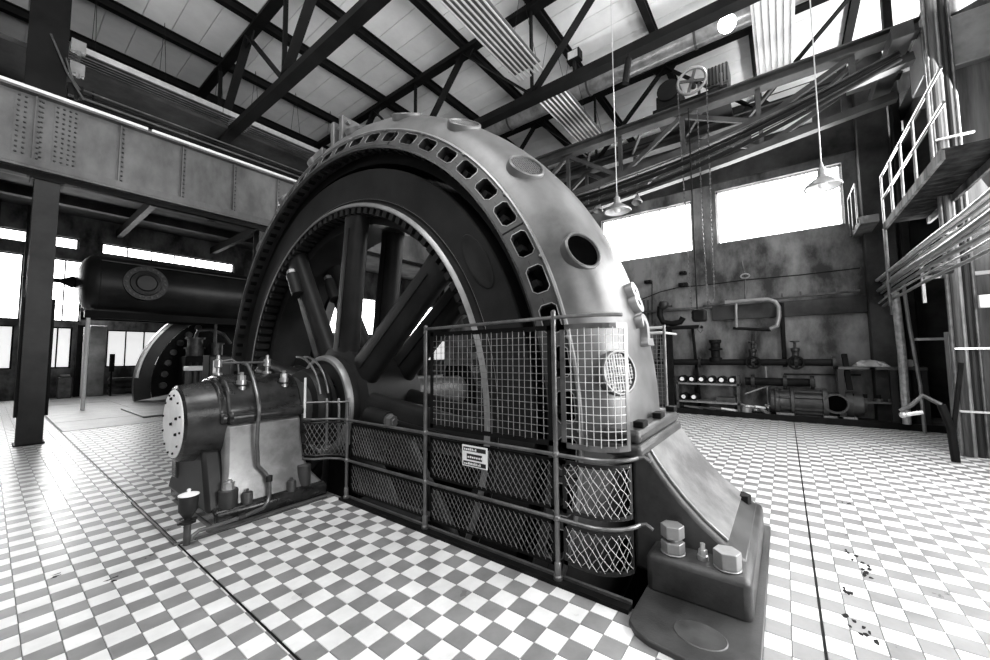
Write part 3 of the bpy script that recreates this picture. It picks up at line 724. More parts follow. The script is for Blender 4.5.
# ---------------------------------------------------------------- front bearing pedestal
bp_ = thing('bearing_pedestal', 'front bearing pedestal with white round end cover and oil pipes', 'bearing', (2.0, YC, 0))
MB().prism([(YC-.66,.006),(YC+.85,.006),(YC+.85,.14),(YC+.8,.17),(YC-.6,.17),(YC-.66,.14)], 'x', 1.42, 2.58).build('base', CAPM, bp_, bevel=.03)
def body():
    mb = MB(); vs = []; fs = []
    lv = [(.14,.60,1.46,2.56),(.22,.575,1.49,2.50),(.32,.54,1.52,2.42),(.5,.50,1.545,2.36),(.75,.48,1.55,2.33),(.97,.475,1.55,2.32)]
    for z, hw, xa, xb in lv: vs += [(xa, YC-hw, z), (xb, YC-hw, z), (xb, YC+hw, z), (xa, YC+hw, z)]
    for i in range(len(lv)-1):
        for k in range(4): fs.append((i*4+k, i*4+(k+1) % 4, i*4+4+(k+1) % 4, i*4+4+k))
    fs += [(3,2,1,0), tuple(range(len(vs)-4, len(vs)))]
    return mb.add(vs, fs)
body().build('body', BODYM, bp_, bevel=.035, smooth=50)
cap = [(YC-.52,.97),(YC-.545,1.0),(YC-.55,1.05),(YC-.53,1.09),(YC-.49,1.11),(YC-.46,1.18),(YC-.42,1.28),(YC-.34,1.38),(YC-.22,1.45),(YC-.1,1.475)]
cap = cap+[(2*YC-y, z) for y, z in reversed(cap)]
MB().prism(cap, 'x', 1.56, 2.33).build('cap', CAPM, bp_, bevel=.03, smooth=50)
MB().prism([(YC+(y-YC)*.88, 1.0+(z-1.0)*.93) for y, z in cap], 'x', 1.50, 1.57).build('cap_shoulder', CAPM, bp_, bevel=.02, smooth=50)
MB().lathe([(1.24,.33),(1.22,.36),(1.24,.395),(1.30,.405),(1.50,.43),(1.56,.46)], (0,YC,ZC-.03), (1,0,0), 48).build('end_housing', CAPM, bp_)
ec = MB().lathe([(1.215,0),(1.205,.05),(1.205,.33),(1.215,.352),(1.245,.352)], (0,YC,ZC-.03), (1,0,0), 48).build('end_cover', WHITE, bp_, label='white round end cover with small screws')
sb = hexbolt(.011, .012, m=BLACK)
for i in range(12):
    a = 2*pi*i/12+.2; inst('screw', sb, frame_to((1.205, YC+.305*cos(a), ZC-.03+.305*sin(a)), (-1,0,0)), ec)
for dy, dz in ((0,0),(-.17,.07),(-.17,-.09),(.03,.26)):
    inst('screw', sb, frame_to((1.205, YC+dy, ZC-.03+dz), (-1,0,0)) @ Matrix.Scale(1.4, 4), ec)
MB().box(1.30, YC+.36, .82, 1.42, YC+.50, 1.14).cyl((1.36, YC+.40, .95), (1.36, YC+.58, .95), .035, 8).build('side_lug', IRON, bp_, bevel=.01)
# lower end casting with lug pocket
MB().prism([(YC-.55,.12),(YC+.82,.12),(YC+.72,.28),(YC+.50,.42),(YC+.40,.60),(YC+.33,.72),(YC-.33,.72),(YC-.40,.55)], 'x', 1.38, 1.56).build('end_casting', IRON, bp_, bevel=.04)
MB().box(1.36, YC+.40, .30, 1.5, YC+.60, .52).build('lug', CAPM, bp_, bevel=.03)
# cap studs sitting in round pockets
for x in (1.72, 2.17):
    MB().lathe([(0,.075),(.0,.062),(-.05,.06),(-.05,0)], (x, YC-.34, 1.392), (0,-.35,1), 24).build('stud_pocket', IRON, bp_)
    MB().cyl((x, YC-.345, 1.25), (x, YC-.345, 1.42), .048, 16).hexa((x, YC-.345, 1.42), (x, YC-.345, 1.475), .04).cyl((x, YC-.345, 1.475), (x, YC-.345, 1.51), .02, 10).build('cap_stud', POLISH, bp_)
# holding down bolts and oil cups on the base
MB().cyl((1.56, YC-.56, .15), (1.56, YC-.56, .33), .085, 24).build('bolt_sleeve', CAST, bp_, bevel=.01)
MB().cyl((1.56, YC-.56, .33), (1.56, YC-.56, .34), .06, 20).hexa((1.56, YC-.56, .34), (1.56, YC-.56, .40), .05).cyl((1.56, YC-.56, .40),(1.56, YC-.56, .42),.028,12).build('holding_bolt', POLISH, bp_)
MB().cyl((2.34, YC-.54, .15), (2.34, YC-.54, .40), .075, 24).build('bolt_sleeve', CAST, bp_, bevel=.01)
for x, y in ((1.72, YC-.60), (2.17, YC-.60)):
    MB().lathe([(0,.0),(0,.05),(.10,.052),(.115,.045),(.118,.02),(.118,.012),(.15,.012),(.15,0)], (x, y, .15), (0,0,1), 20).build('oil_pot', PIPE, bp_)
# oil feed pipe climbing the side
MB().tube([(1.20,4.36,.02),(1.21,4.37,.06),(1.26,4.38,.085),(1.45,4.40,.075),(1.66,4.43,.075),(1.84,4.47,.085),(1.90,4.50,.12),(1.925,4.53,.20),(1.93,4.56,.33),(1.90,4.585,.41),(1.83,4.60,.50),(1.81,4.60,.75),(1.81,4.59,.95),(1.81,4.57,1.04),(1.82,4.60,1.14),(1.83,4.68,1.26),(1.84,4.80,1.40),(1.85,4.92,1.50),(1.85,5.02,1.585),(1.85,5.16,1.61)], .019, 10).build('oil_pipe', RAIL, bp_)
for p in ((1.62,4.425,.075),(1.93,4.56,.35)):
    MB().cyl((p[0]-.03,p[1],p[2]) if p[2] < .2 else (p[0],p[1],p[2]-.03), (p[0]+.03,p[1],p[2]) if p[2] < .2 else (p[0],p[1],p[2]+.03), .034, 8).build('pipe_union', IRON, bp_)
MB().cyl((1.58,YC,1.61),(2.14,YC,1.61),.014,8).build('top_pipe', RAIL, bp_)
for x in (1.60, 2.12):
    MB().lathe([(0,.045),(.02,.045),(.03,.02),(.08,.02),(.09,.038),(.17,.038),(.18,.018),(.22,.018),(.23,0)], (x, YC, 1.475), (0,0,1), 16).build('oil_valve', POLISH, bp_)
MB().tube([(1.62,YC+.04,1.47),(1.62,YC+.06,1.56),(1.66,YC+.07,1.63),(1.76,YC+.07,1.65),(1.82,YC+.06,1.6),(1.83,YC+.05,1.47)], .012, 8).build('bail_handle', RAIL, bp_)
# drip tray rail round the base
MB().tube([(2.52,4.42,.012),(1.30,4.40,.012),(1.10,4.42,.012),(1.10,6.1,.012)], .014, 6).build('tray_edge', PIPE, bp_)
MB().box(1.36, 4.42, -.002, 2.62, 4.54, .012).build('sole_plate', STEEL_PLATE, bp_, smooth=0)
# free standing oil funnel
oc_ = thing('oil_funnel', 'black oil funnel cup with white lid on a short pipe at the bearing corner', 'funnel', (1.165, 4.36, 0))
MB().cyl((1.165,4.36,0),(1.165,4.36,.2),.028,14).build('stem', PIPE, oc_)
MB().lathe([(0,0),(0,.06),(.02,.065),(.035,.03),(.05,.03)], (1.165,4.36,.19), (0,0,1), 16).build('valve_collar', IRON, oc_)
for k in range(4):
    a = k*pi/2+.4; MB().bar((1.165,4.36,.21),(1.165+.085*cos(a),4.36+.085*sin(a),.21),.02,.018).build('valve_arm', IRON, oc_)
MB().lathe([(.0,.03),(.05,.06),(.07,.073),(.2,.073)], (1.165,4.36,.235), (0,0,1), 24).build('cup', IRON, oc_)
MB().lathe([(0,.078),(.008,.078),(.018,.05),(.02,.018),(.035,.012),(.045,.016),(.055,.012),(.057,0)], (1.165,4.36,.435), (0,0,1), 24).build('lid', WHITE, oc_, label='white lid with a small knob')

# ---------------------------------------------------------------- guard fence
gf = thing('guard_fence', 'tube framed wire mesh guard fence in front of the flywheel', 'fence', (2.61, 2.5, 0))
GX = 2.61
R0 = .30
def path(s):
    """s runs from the left post (y 4.16) to the right, then round the corner"""
    y = 4.16-s
    L1 = 4.16-(.87+R0)
    if s <= L1: return Vector((GX, y, 0)), Vector((-1,0,0))
    t = (s-L1)/R0
    if t <= pi/2: return Vector((GX+R0*(1-cos(t)), .87+R0-R0*sin(t), 0)), Vector((-cos(t), -sin(t), 0))
    return Vector((GX+R0+(s-L1-R0*pi/2), .87, 0)), Vector((0,-1,0))
SP = {'a': 0, 'b': 1.335, 'c': 2.755, 'e': 2.99+R0*pi/2-.06}
def pp(s, z, off=0.0):
    p, n = path(s); return Vector((p.x+n.x*off, p.y+n.y*off, z))
def srange(s0, s1, st=.06):
    n = max(1, int(math.ceil((s1-s0)/st))); return [s0+(s1-s0)*i/n for i in range(n+1)]
for k, z1 in (('a', .95), ('b', 1.955), ('c', 1.995)):
    p, n = path(SP[k]); MB().cyl((p.x,p.y,0),(p.x,p.y,z1),.019,12).lathe([(0,.034),(.05,.034),(.06,.026),(.14,.026),(.15,.019)],(p.x,p.y,0),(0,0,1),12).sphere((p.x,p.y,z1),.021).build('post', RAIL, gf)
    for z in (.46, .925): MB().sphere((p.x,p.y,z), .030).build('joint_ball', RAIL, gf)
for z in (.46, .925):
    MB().tube([pp(s, z) for s in srange(0, SP['e'])], .015, 10).build('rail', RAIL, gf)
MB().tube([pp(s, 1.935+.02*min(1,(s-SP['b'])/1.4)) for s in srange(SP['b'], SP['e']-.12)], .015, 10).build('top_rail', RAIL, gf)
for z in (.46, .925):
    e = pp(SP['e'], z); MB().tube([e, e+Vector((.01,-.04,.012)), e+Vector((.0,-.09,-.01))], .013, 8).build('rail_end', RAIL, gf)
def flat_frame(s0, s1, z0, z1, cb=0.0, off=-.03, w_=.032):
    mb = MB()
    for z in (z0, z1-w_):
        ss = srange(s0, s1)
        for a, b in zip(ss, ss[1:]):
            mb.add([pp(a,z,off),pp(b,z,off),pp(b,z+w_,off),pp(a,z+w_,off),pp(a,z,off-.006),pp(b,z,off-.006),pp(b,z+w_,off-.006),pp(a,z+w_,off-.006)],
                   [(0,1,2,3),(7,6,5,4),(0,4,5,1),(3,2,6,7)])
    for s in (s0, s1-w_):
        a, b = s, s+w_
        mb.add([pp(a,z0,off),pp(b,z0,off),pp(b,z1,off),pp(a,z1,off),pp(a,z0,off-.006),pp(b,z0,off-.006),pp(b,z1,off-.006),pp(a,z1,off-.006)],
               [(0,1,2,3),(7,6,5,4),(0,4,7,3),(1,2,6,5)])
    return mb
def weave(mb, s0, s1, z0, z1, pitch, off=-.033, r=.0030):
    n = round((s1-s0)/pitch)
    for i in range(1, n):
        s = s0+(s1-s0)*i/n; mb.tube([pp(s, z0, off+(.003 if i%2 else -.003)), pp(s, z1, off+(.003 if i%2 else -.003))], r, 4)
    n = round((z1-z0)/pitch)
    for i in range(1, n):
        z = z0+(z1-z0)*i/n; mb.tube([pp(s, z, off) for s in srange(s0, s1, .12 if s1 < 2.8 else .05)], r, 4)
def diamond(mb, s0, s1, z0, z1, pitch, slope, off=-.033, r=.0028, wob=0.0, r_=None):
    """two sets of slanting wires; slope = dz per ds"""
    H_ = z1-z0; L = s1-s0; dx = H_/slope
    k = int((L+dx)/pitch)+1
    for sgn in (1, -1):
        for i in range(k+1):
            st = s0-dx+i*pitch
            a, b = max(st, s0), min(st+dx, s1)
            if b-a < .01: continue
            pts = []
            for s in srange(a, b, .06):
                t = (s-st)/dx; z = z1-H_*t if sgn > 0 else z0+H_*t
                jit = wob*sin(s*37+i*1.7)*.02 if 0 < t < 1 else 0
                pts.append(pp(s, min(max(z+jit, z0), z1), off+sgn*.002))
            if len(pts) > 1: mb.tube(pts, r if sgn > 0 else r*.6, 4)
PAN = [('a','b'), ('b','c'), ('c','e')]
for k, (u, v) in enumerate(PAN):
    s0, s1 = SP[u]+.035, SP[v]-.035
    for z0, z1 in ((.10 if k < 2 else .13, .425), (.50, .885)):
        pf = flat_frame(s0, s1, z0, z1).build('panel_frame', BLACK if k < 2 else IRON, gf, smooth=0)
        m_ = MB(); diamond(m_, s0+.02, s1-.02, z0+.02, z1-.02, .052 if k < 2 else .06, 1.5 if k < 2 else 1.35, wob=0 if k < 2 else .8)
        m_.build('wire_mesh', WIRE_LIT if k == 2 else WIRE, pf, kind='stuff', smooth=0)  # corner wires take the lit colour
    if k:
        z0, z1 = .975, 1.90
        pf = flat_frame(s0, s1, z0, z1, w_=.04).build('panel_frame', BLACK if k == 1 else RAIL, gf, smooth=0)
        m_ = MB(); weave(m_, s0+.03, s1-.03, z0+.03, z1-.03, .056)
        m_.build('wire_mesh', WIRE_LIT if k == 2 else WIRE, pf, kind='stuff', smooth=0)
# left return of the fence towards the bearing
def lp(t, z): # from post to bearing side
    q = [Vector((2.61,4.16,z)), Vector((2.60,4.30,z)), Vector((2.52,4.44,z)), Vector((2.40,4.52,z)), Vector((2.34,4.66,z))]
    t *= 4; i = min(int(t), 3); return q[i].lerp(q[i+1], t-i)
for z in (.46, .925): MB().tube([lp(i/12, z) for i in range(13)], .014, 8).build('rail', RAIL, gf)
lm = MB()
for i in range(14):
    for sg in (1, -1):
        t0 = -.4+i*.1; pts = [lp(min(max(t0+.4*j/6, 0), 1), .50+.38*(j/6 if sg > 0 else 1-j/6)) for j in range(7) if 0 <= t0+.4*j/6 <= 1]
        if len(pts) > 1: lm.tube(pts, .0028, 4)
lm.build('wire_mesh', WIRE, gf, kind='stuff', smooth=0)
MB().tube([lp(i/12, .885) for i in range(13)], .010, 6).build('panel_edge', IRON, gf)
MB().tube([lp(i/12, .50) for i in range(13)], .010, 6).build('panel_edge', IRON, gf)
# small sign plate wired to the fence
sg = tag(MB().box(GX-.052, 2.02, .715, GX-.046, 2.30, .895).build('sign_plate', WHITE, None, bevel=.002), 'small white lettered plate wired to the mesh guard', 'sign')
sgb = MB().box(GX-.0535, 2.035, .845, GX-.052, 2.285, .88).box(GX-.0535, 2.075, .775, GX-.052, 2.245, .825).box(GX-.0535, 2.035, .725, GX-.052, 2.285, .76)
sgb.build('printed_band', TANK, sg, smooth=0)
tx = MB()
for j, (zz, n_) in enumerate(((.862, 7), (.80, 8), (.742, 9))):
    yy = 2.275 if j != 1 else 2.235
    for i in range(n_):
        wv = random.uniform(.010, .020); tx.box(GX-.0545, yy-wv, zz-.010, GX-.0535, yy, zz+random.uniform(.002, .011)); yy -= wv+.007
        if yy < (2.045 if j != 1 else 2.085): break
tx.build('lettering', WHITE, sg, smooth=0)
# kerb angle along the pit
ka = thing('pit_kerb', 'steel angle kerb along the floor edge below the mesh guard', 'kerb', (2.6, 2.5, 0))
MB().box(2.56, .88, -.006, 2.57, 4.24, .03).build('dark_strip', BLACK, ka, smooth=0)
MB().box(2.57, .88, -.006, 2.655, 4.24, .026).build('angle_top', BLACK, ka, smooth=0)
MB().box(2.63, .88, .026, 2.655, 4.24, .045).build('bright_edge', RAIL, ka, smooth=0, label='worn bright edge')
pb = MB().box(2.66, 3.1, -.09, 3.0, 4.15, -.02).build('pit_ledge', CONCD, None, bevel=.01)
tag(pb, 'dusty ledge just inside the pit behind the lower mesh', 'ledge')
# shaft guard hoops
sh = thing('shaft_guard', 'small guard of curved steel hoops round the shaft end', 'guard', (2.62, 4.6, .925))
for x, r in ((2.50,.60),(2.60,.60)):
    MB().tube([(x, YC-r*cos(a), ZC+.06+r*sin(a)) for a in [rad(q) for q in range(14, 100, 8)]]+[], .014, 8).build('hoop', RAIL, sh)
for x, yv in ((2.545,4.50),(2.62,4.36),(2.72,4.30)):
    MB().tube([(x,yv,.6),(x,yv,1.05),(x+.01,yv+.03,1.16)], .016, 8).build('upright', RAIL, sh)
MB().cyl((2.35,4.66,.925),(2.35,4.66,1.42),.014,8).build('upright', WHITE, sh)
MB().tube([(2.35,4.66,1.12),(2.545,4.5,1.12),(2.62,4.36,1.12),(2.72,4.3,1.12)], .011, 8).build('cross_bar', RAIL, sh)
# rear guard panel behind the ring
rgd = thing('rear_guard', 'mesh guard panel standing behind the right side of the ring', 'fence', (5.35, 1.4, 0))
for y in (1.25, 2.6):
    MB().cyl((5.35,y,0),(5.35,y,2.05),.02,10).build('post', RAIL, rgd)
for z in (.95, 1.95, 2.02): MB().cyl((5.35,1.25,z),(5.35,2.6,z),.018,10).build('rail', REFL, rgd)
m_ = MB()
for i in range(27): m_.cyl((5.35,1.25+.05*i,.2),(5.35,1.25+.05*i,1.93),.004,4)
for i in range(34): m_.cyl((5.35,1.25,.23+.05*i),(5.35,2.6,.23+.05*i),.004,4)
m_.build('wire_mesh', WIRE, rgd, kind='stuff', smooth=0)
MB().cyl((5.35,1.25,.2),(5.9,1.22,.2),.015,8).cyl((5.35,1.25,1.95),(5.9,1.22,1.95),.015,8).build('side_rail', REFL, rgd)

# ================================================================ overhead crane
cr_ = thing('overhead_crane', 'lattice overhead crane bridge spanning the hall before the far windows', 'crane', (10.2, 5, 6.2))
def chord(mb, X, pts, w_, h): 
    for a, b in zip(pts, pts[1:]): mb.bar((X, a[0], a[1]), (X, b[0], b[1]), w_, h)
    return mb
LOW = [(-2.1,6.95),(.9,6.55),(4.5,6.2),(8.0,6.3),(11.7,6.95)]
def lowz(y):
    for a, b in zip(LOW, LOW[1:]):
        if a[0] <= y <= b[0]: return a[1]+(b[1]-a[1])*(y-a[0])/(b[0]-a[0])
    return 7
for X in (9.8, 11.1):
    MB().box(X-.14, -2.2, 7.36, X+.14, 11.85, 7.39).box(X-.14, -2.2, 7.57, X+.14, 11.85, 7.6).box(X-.02, -2.2, 7.39, X+.02, 11.85, 7.57).build('top_chord', TRUSSG, cr_, smooth=0)
    chord(MB(), X, LOW, .2, .16).build('bottom_chord', TRUSSG, cr_, smooth=0)
    ys = [-1.3, .2, 1.7, 3.2, 4.7, 6.2, 7.7, 9.2, 10.7]
    for i, y in enumerate(ys):
        MB().bar((X, y, lowz(y)), (X, y, 7.38), .09, .09).build('web_member', TRUSSG, cr_, smooth=0)
        if i < len(ys)-1:
            a, b = (y, ys[i+1]) if i % 2 else (ys[i+1], y)
            MB().bar((X, a, lowz(a)), (X, b, 7.36), .08, .10).build('web_member', TRUSSG, cr_, smooth=0)
for y in (-1.9, 11.8):
    MB().box(9.3, y-.14, 7.12, 11.7, y+.14, 7.36).build('end_carriage', TRUSSG, cr_, bevel=.01)
for i in range(10):
    y = -1.6+1.4*i; MB().bar((9.8, y, 7.45), (11.1, y+.7, 7.45), .06, .08).build('cross_brace', TRUSSG, cr_, smooth=0)
tr = thing('crane_trolley', 'crane trolley with machinery blocks on the bridge beside the hand wheel', 'trolley', (10.4, 1.6, 7.6))
MB().box(9.75, .75, 7.6, 11.1, 2.35, 7.74).build('frame', TRUSS, tr, bevel=.01)
MB().box(9.9, 1.75, 7.74, 10.7, 2.3, 8.15).build('gear_case', TRUSS, tr, bevel=.03)
MB().cyl((9.85, 2.0, 8.2), (10.6, 2.0, 8.2), .26, 20).build('drum', TRUSS, tr)
mo = MB().box(9.95, .72, 7.9, 10.5, 1.15, 8.4).build('motor', TRUSSG, tr, bevel=.03)
for i in range(6): MB().box(9.90, .74+.07*i, 7.95, 9.95, .77+.07*i, 8.36).build('cooling_fin', TRUSS, mo, smooth=0)
for y in (.85, 1.3): MB().cyl((9.7, y, 7.7), (9.7, y, 8.0), .03, 8).build('stay', TRUSSG, tr)
hwl = thing('chain_wheel', 'spoked hand chain wheel on the crane bridge', 'wheel', (9.6, 1.45, 8.0))
wc = Vector((9.6, 1.43, 8.02)); wr_ = .30
MB().tube([wc+Vector((0, wr_*cos(a), wr_*sin(a))) for a in [i*pi/16 for i in range(32)]], .035, 8, True).build('rim', LIGHTCAST, hwl)
for i in range(4): a = i*pi/2+.3; MB().bar(wc, wc+Vector((0, wr_*cos(a), wr_*sin(a))), .06, .03, (1,0,0)).build('spoke', PIPE, hwl, smooth=0)
MB().cyl(wc-Vector((.05,0,0)), wc+Vector((.25,0,0)), .06, 14).build('hub', PIPE, hwl)
def chain(pts, r=.012, pitch=.055):
    mb = MB(); k = 0
    for a, b in zip(pts, pts[1:]):
        a, b = Vector(a), Vector(b); L = (b-a).length; n = max(1, int(L/pitch))
        for i in range(n):
            p, q = a.lerp(b, i/n), a.lerp(b, (i+.8)/n); mb.bar(p, q, *( (.034,.012) if k % 2 else (.012,.034)), up=(1,.3,0)); k += 1
    return mb
tag(chain([(9.58,1.73,8.0),(9.58,1.66,4.2),(9.58,1.63,2.45)]).build('hoist_chain', PIPE, None, smooth=0), 'chain falling from the left side of the hand wheel', 'chain', 'hoist chains')
tag(chain([(9.6,1.13,8.0),(9.6,1.15,5.0),(9.6,1.17,2.9),(9.6,1.24,2.75),(9.6,1.31,2.9),(9.6,1.33,5.0),(9.6,1.34,7.3)]).build('hoist_chain', PIPE, None, smooth=0), 'looped chain hanging from the right side of the hand wheel', 'chain', 'hoist chains')
hk = thing('hoist_block', 'dark hook block hanging on the hoist chain beside the bench vise stand', 'hook block', (9.55, 1.5, 2.4))
MB().box(9.45, 1.33, 2.38, 9.65, 1.62, 2.66).build('block', BLACK, hk, bevel=.05)
MB().cyl((9.45,1.5,2.66),(9.45,1.5,7.3),.014,6).build('fall_rope', TRUSS, hk)
MB().tube([(9.55,1.48,2.38),(9.55,1.48,2.28),(9.55,1.52,2.2),(9.55,1.47,2.14),(9.55,1.42,2.2)], .016, 8).build('hook', PIPE, hk)
# festoon cables
for i, (l, m_, r_) in enumerate((('topmost', PIPE, .022),('second', TRUSS, .035),('third', TRUSS, .05),('fourth', PIPE, .02),('lowest', TRUSS, .045))):
    dz = -.11*i
    pts = []
    for k in range(25):
        t = k/24; y = 5.2-7.1*t; z = 6.12+(.95*t**1.6)+dz*(1-.55*t)-.10*sin(t*pi)*(1+.35*i)
        pts.append((9.62-.02*i, y, z))
    tag(MB().tube(pts, r_, 8).build('festoon_cable', m_, None), l+' of the five cables slung below the crane bridge', 'cable', 'festoon cables')

# ---------------------------------------------------------------- pendant lamps
def pendant(x, y, z, zt, label, s=1.0):
    t = thing('pendant_lamp', label, 'lamp', (x, y, z), 'pendant lamps')
    MB().cyl((x,y,z+.42),(x,y,zt),.009,6).build('cord', REFL, t)
    MB().lathe([(.0,.235*s),(.02,.24*s),(.06,.21*s),(.13,.13*s),(.17,.07*s),(.19,.07*s),(.20,.055*s),(.30,.055*s),(.32,.03*s),(.42,.012)], (x,y,z), (0,0,1), 32).build('shade', LIGHTCAST, t)
    MB().lathe([(.01,.22*s),(.09,.15*s),(.12,0)], (x,y,z), (0,0,1), 24).build('reflector', WHITE, t)
    MB().sphere((x,y,z+.05), .06*s).build('bulb', WHITE, t)
pendant(7.75, 2.63, 4.62, 10.68, 'pendant lamp hanging in front of the left far window', 1.15)
pendant(7.75, -.60, 4.24, 10.68, 'pendant lamp hanging in front of the right far window', 1.0)
gl = thing('roof_lamp', 'brightly glowing lamp under the roof beside the pale ribbed panel', 'lamp', (9.4, .72, 9.0))
MB().sphere((9.3,.655,8.78), .17, 20, 12).build('globe', BULB, gl)
MB().cyl((9.3,.655,8.94),(9.3,.655,10.68),.02,8).lathe([(0,.09),(.08,.06),(.1,0)],(9.3,.655,8.9),(0,0,1),16).build('stem', TRUSS, gl)

# ================================================================ far wall fittings
FX = 12.45
def fp(px, py, x=FX): return at(px, py, 'x', x)
def ftube(name, label, cat, pxs, r, m, x=FX, group=None, n=10):
    return tag(MB().tube([fp(a, b, x) for a, b in pxs], r, n).build(name, m, None), label, cat, group)
pb_ = thing('wall_pipe', 'long wall pipe on brackets under the far right window', 'pipe', fp(782, 298))
MB().tube([fp(703,306), fp(782,298), fp(860,290.5)], .03, 8).build('tube', PIPE, pb_)
for i in range(9):
    q = fp(708+18.5*i, 305.7-1.82*i); MB().box(FX-.02, q.y-.02, q.z, FX+.05, q.y+.02, q.z+.13).build('bracket', PIPE, pb_, smooth=0)
ftube('wall_cable', 'thin cable sagging across the concrete below the far windows', 'cable', [(625,306),(660,292),(680,287),(701,285.5),(745,280),(800,275),(860,268)], .014, BLACK)
ftube('bent_pipe', 'pale pipe with a rounded bend on the far wall', 'pipe', [(725,302.5),(750,300.5),(768,299.5),(775,301.5),(778.5,307),(779,316),(777,326),(770,329)], .055, LIGHTCAST, 12.33, n=14)
wvt = thing('wall_valve', 'small hand wheel valve on a thin stem below the far window', 'valve', fp(745,280))
MB().tube([fp(742,262),fp(745,277),fp(745,299)], .022, 8).build('stem', PIPE, wvt)
q = fp(745,276, 12.38); MB().tube([q+Vector((0,.10*cos(i*pi/8),.06*sin(i*pi/8))) for i in range(16)], .02, 6, True).build('hand_wheel', LIGHTCAST, wvt)
ftube('gauge_pipe', 'short upright pipe with pale gauge glass on the far wall', 'pipe', [(736,302),(736,312),(736.5,328)], .035, LIGHTCAST, 12.36)
for i, px in enumerate((749.5, 755.5)):
    ftube('riser_pipe', ('left', 'right')[i]+' one of two thin risers above the big dark pipe', 'pipe', [(px,329),(px,345),(px+.5,361)], .022, PIPE, 12.4, 'riser pipes')
ftube('cross_pipe', 'dark cross pipe joining the bent pipe and the gauge pipe', 'pipe', [(733,328),(750,329),(771,330)], .04, BLACK, 12.36)
ftube('upright_bar', 'black upright bar on the concrete right of the bent pipe', 'bar', [(781.5,303),(783,335),(785,367)], .05, BLACK, 12.42)
bg = thing('main_pipe', 'big dark flanged pipe running low along the far wall', 'pipe', fp(760,362,12.2))
pa, pz = fp(655,362,12.2), fp(834,363,12.2); pz.z = pa.z
MB().cyl(pa, pz, .085, 16).build('tube', BLACK, bg)
for px in (700, 753, 796, 834):
    q = fp(px, 362, 12.2); q.z = pa.z; MB().cyl(q+Vector((0,.03,0)), q-Vector((0,.03,0)), .15, 20).build('flange', TANK, bg)
for px in (753, 796):
    q = fp(px, 362, 12.05); q.z = pa.z
    MB().tube([q+Vector((0,.15*cos(i*pi/10),.15*sin(i*pi/10))) for i in range(20)], .025, 6, True).cyl(q, q+Vector((.2,0,0)), .03, 8).build('hand_wheel', BLACK, bg)
    MB().lathe([(0,.09),(.2,.07),(.24,.1),(.3,.1),(.32,.03),(.45,.03),(.46,.1),(.49,.1),(.5,0)], (12.2,q.y,q.z+.05), (0,0,1), 14).build('valve_bonnet', TANK, bg)
q = fp(716, 362, 12.2); MB().lathe([(0,.16),(.1,.16),(.12,.11),(.3,.11),(.32,.17),(.36,.17),(.38,.12),(.5,.12),(.52,.15),(.6,.15),(.6,0)], (12.2,q.y,pa.z+.02), (0,0,1), 20).build('pump_head', BLACK, bg)
b2 = thing('lower_pipe', 'shorter dark pipe with flanges below the big wall pipe', 'pipe', fp(780,381,12.2))
pa2, pz2 = fp(745,381,12.15), fp(815,380.5,12.15); pz2.z = pa2.z
MB().cyl(pa2, pz2, .10, 16).build('tube', BLACK, b2)
for px in (753, 785, 812):
    q = fp(px,381,12.15); q.z = pa2.z; MB().cyl(q+Vector((0,.04,0)), q-Vector((0,.04,0)), .17, 18).build('flange', TANK, b2)
ftube('thin_rail', 'thin straight rail on the far wall right of the flanged pipes', 'rail', [(784,374),(820,374.5),(861,375)], .018, BLACK)
a_, b_ = fp(844,354,12.3), fp(850,390,12.1)
tag(MB().bar(a_, b_, .10, .06).build('leaning_bar', BLACK, None), 'black bar leaning on the wall behind the cylinder casting', 'bar')
for i, (px, py, r_) in enumerate(((648,282,.10),(683,273,.09),(683,285,.12),(649,288,.06),(644,296,.09))):
    q = fp(px, py, 12.5)
    if i in (0, 1, 2): tag(MB().box(12.42, q.y-r_, q.z-r_*.5, 12.6, q.y+r_, q.z+r_*.5).cyl((12.42,q.y,q.z),(12.34,q.y,q.z),r_*.4,10).build('wall_fitting', BLACK, None, bevel=.01), ('black tee fitting on a thin conduit above the numerals', 'upper black switch box beside the hoist chain', 'lower black switch box beside the hoist chain')[i], 'fitting')
for i, px in enumerate((644, 648, 652)): ftube('conduit', ('left','middle','right')[i]+' of three thin conduits beyond the raised numerals', 'conduit', [(px, (300,300,281)[i]),(px,325)], .014, BLACK, 12.5, 'thin conduits', 6)
# vise stand
vs_ = thing('vise_stand', 'tall dark stand carrying a big vise behind the ring', 'stand', (12.15, 1.9, .12))
tz_ = fp(675,326,12.0).z; ya, yb_ = fp(655,326,12.0).y, fp(700,326,12.0).y
MB().box(11.96, yb_, tz_-.08, 12.5, ya, tz_).build('top', BLACK, vs_, bevel=.01)
yc_ = fp(669,340,12.1).y
MB().box(11.965, yc_-.12, .12, 12.04, yc_+.12, tz_-.08).build('post', BLACK, vs_, bevel=.01)
MB().bar((12.47, fp(690,326,12.1).y, tz_-.08), (12.47, fp(697,385,12.1).y, .14), .07, .07).build('strut', BLACK, vs_, smooth=0)
MB().bar((12.47, fp(658,326,12.1).y, tz_-.08), (12.47, fp(650,385,12.1).y, .14), .07, .07).build('strut', BLACK, vs_, smooth=0)
q = fp(672,318,12.15)
vz = thing('vise', 'big dark vise on the tall stand behind the ring', 'vise', (12.15, q.y, tz_))
MB().tube([(12.15,q.y+.32,tz_+.62),(12.15,q.y+.34,tz_+.35),(12.15,q.y+.25,tz_+.14),(12.15,q.y,tz_+.08),(12.15,q.y-.22,tz_+.12),(12.15,q.y-.3,tz_+.25)], .085, 12).build('body', BLACK, vz)
MB().sphere((12.15,q.y+.22,tz_+.66), .15, 16, 10).build('head', TANK, vz)
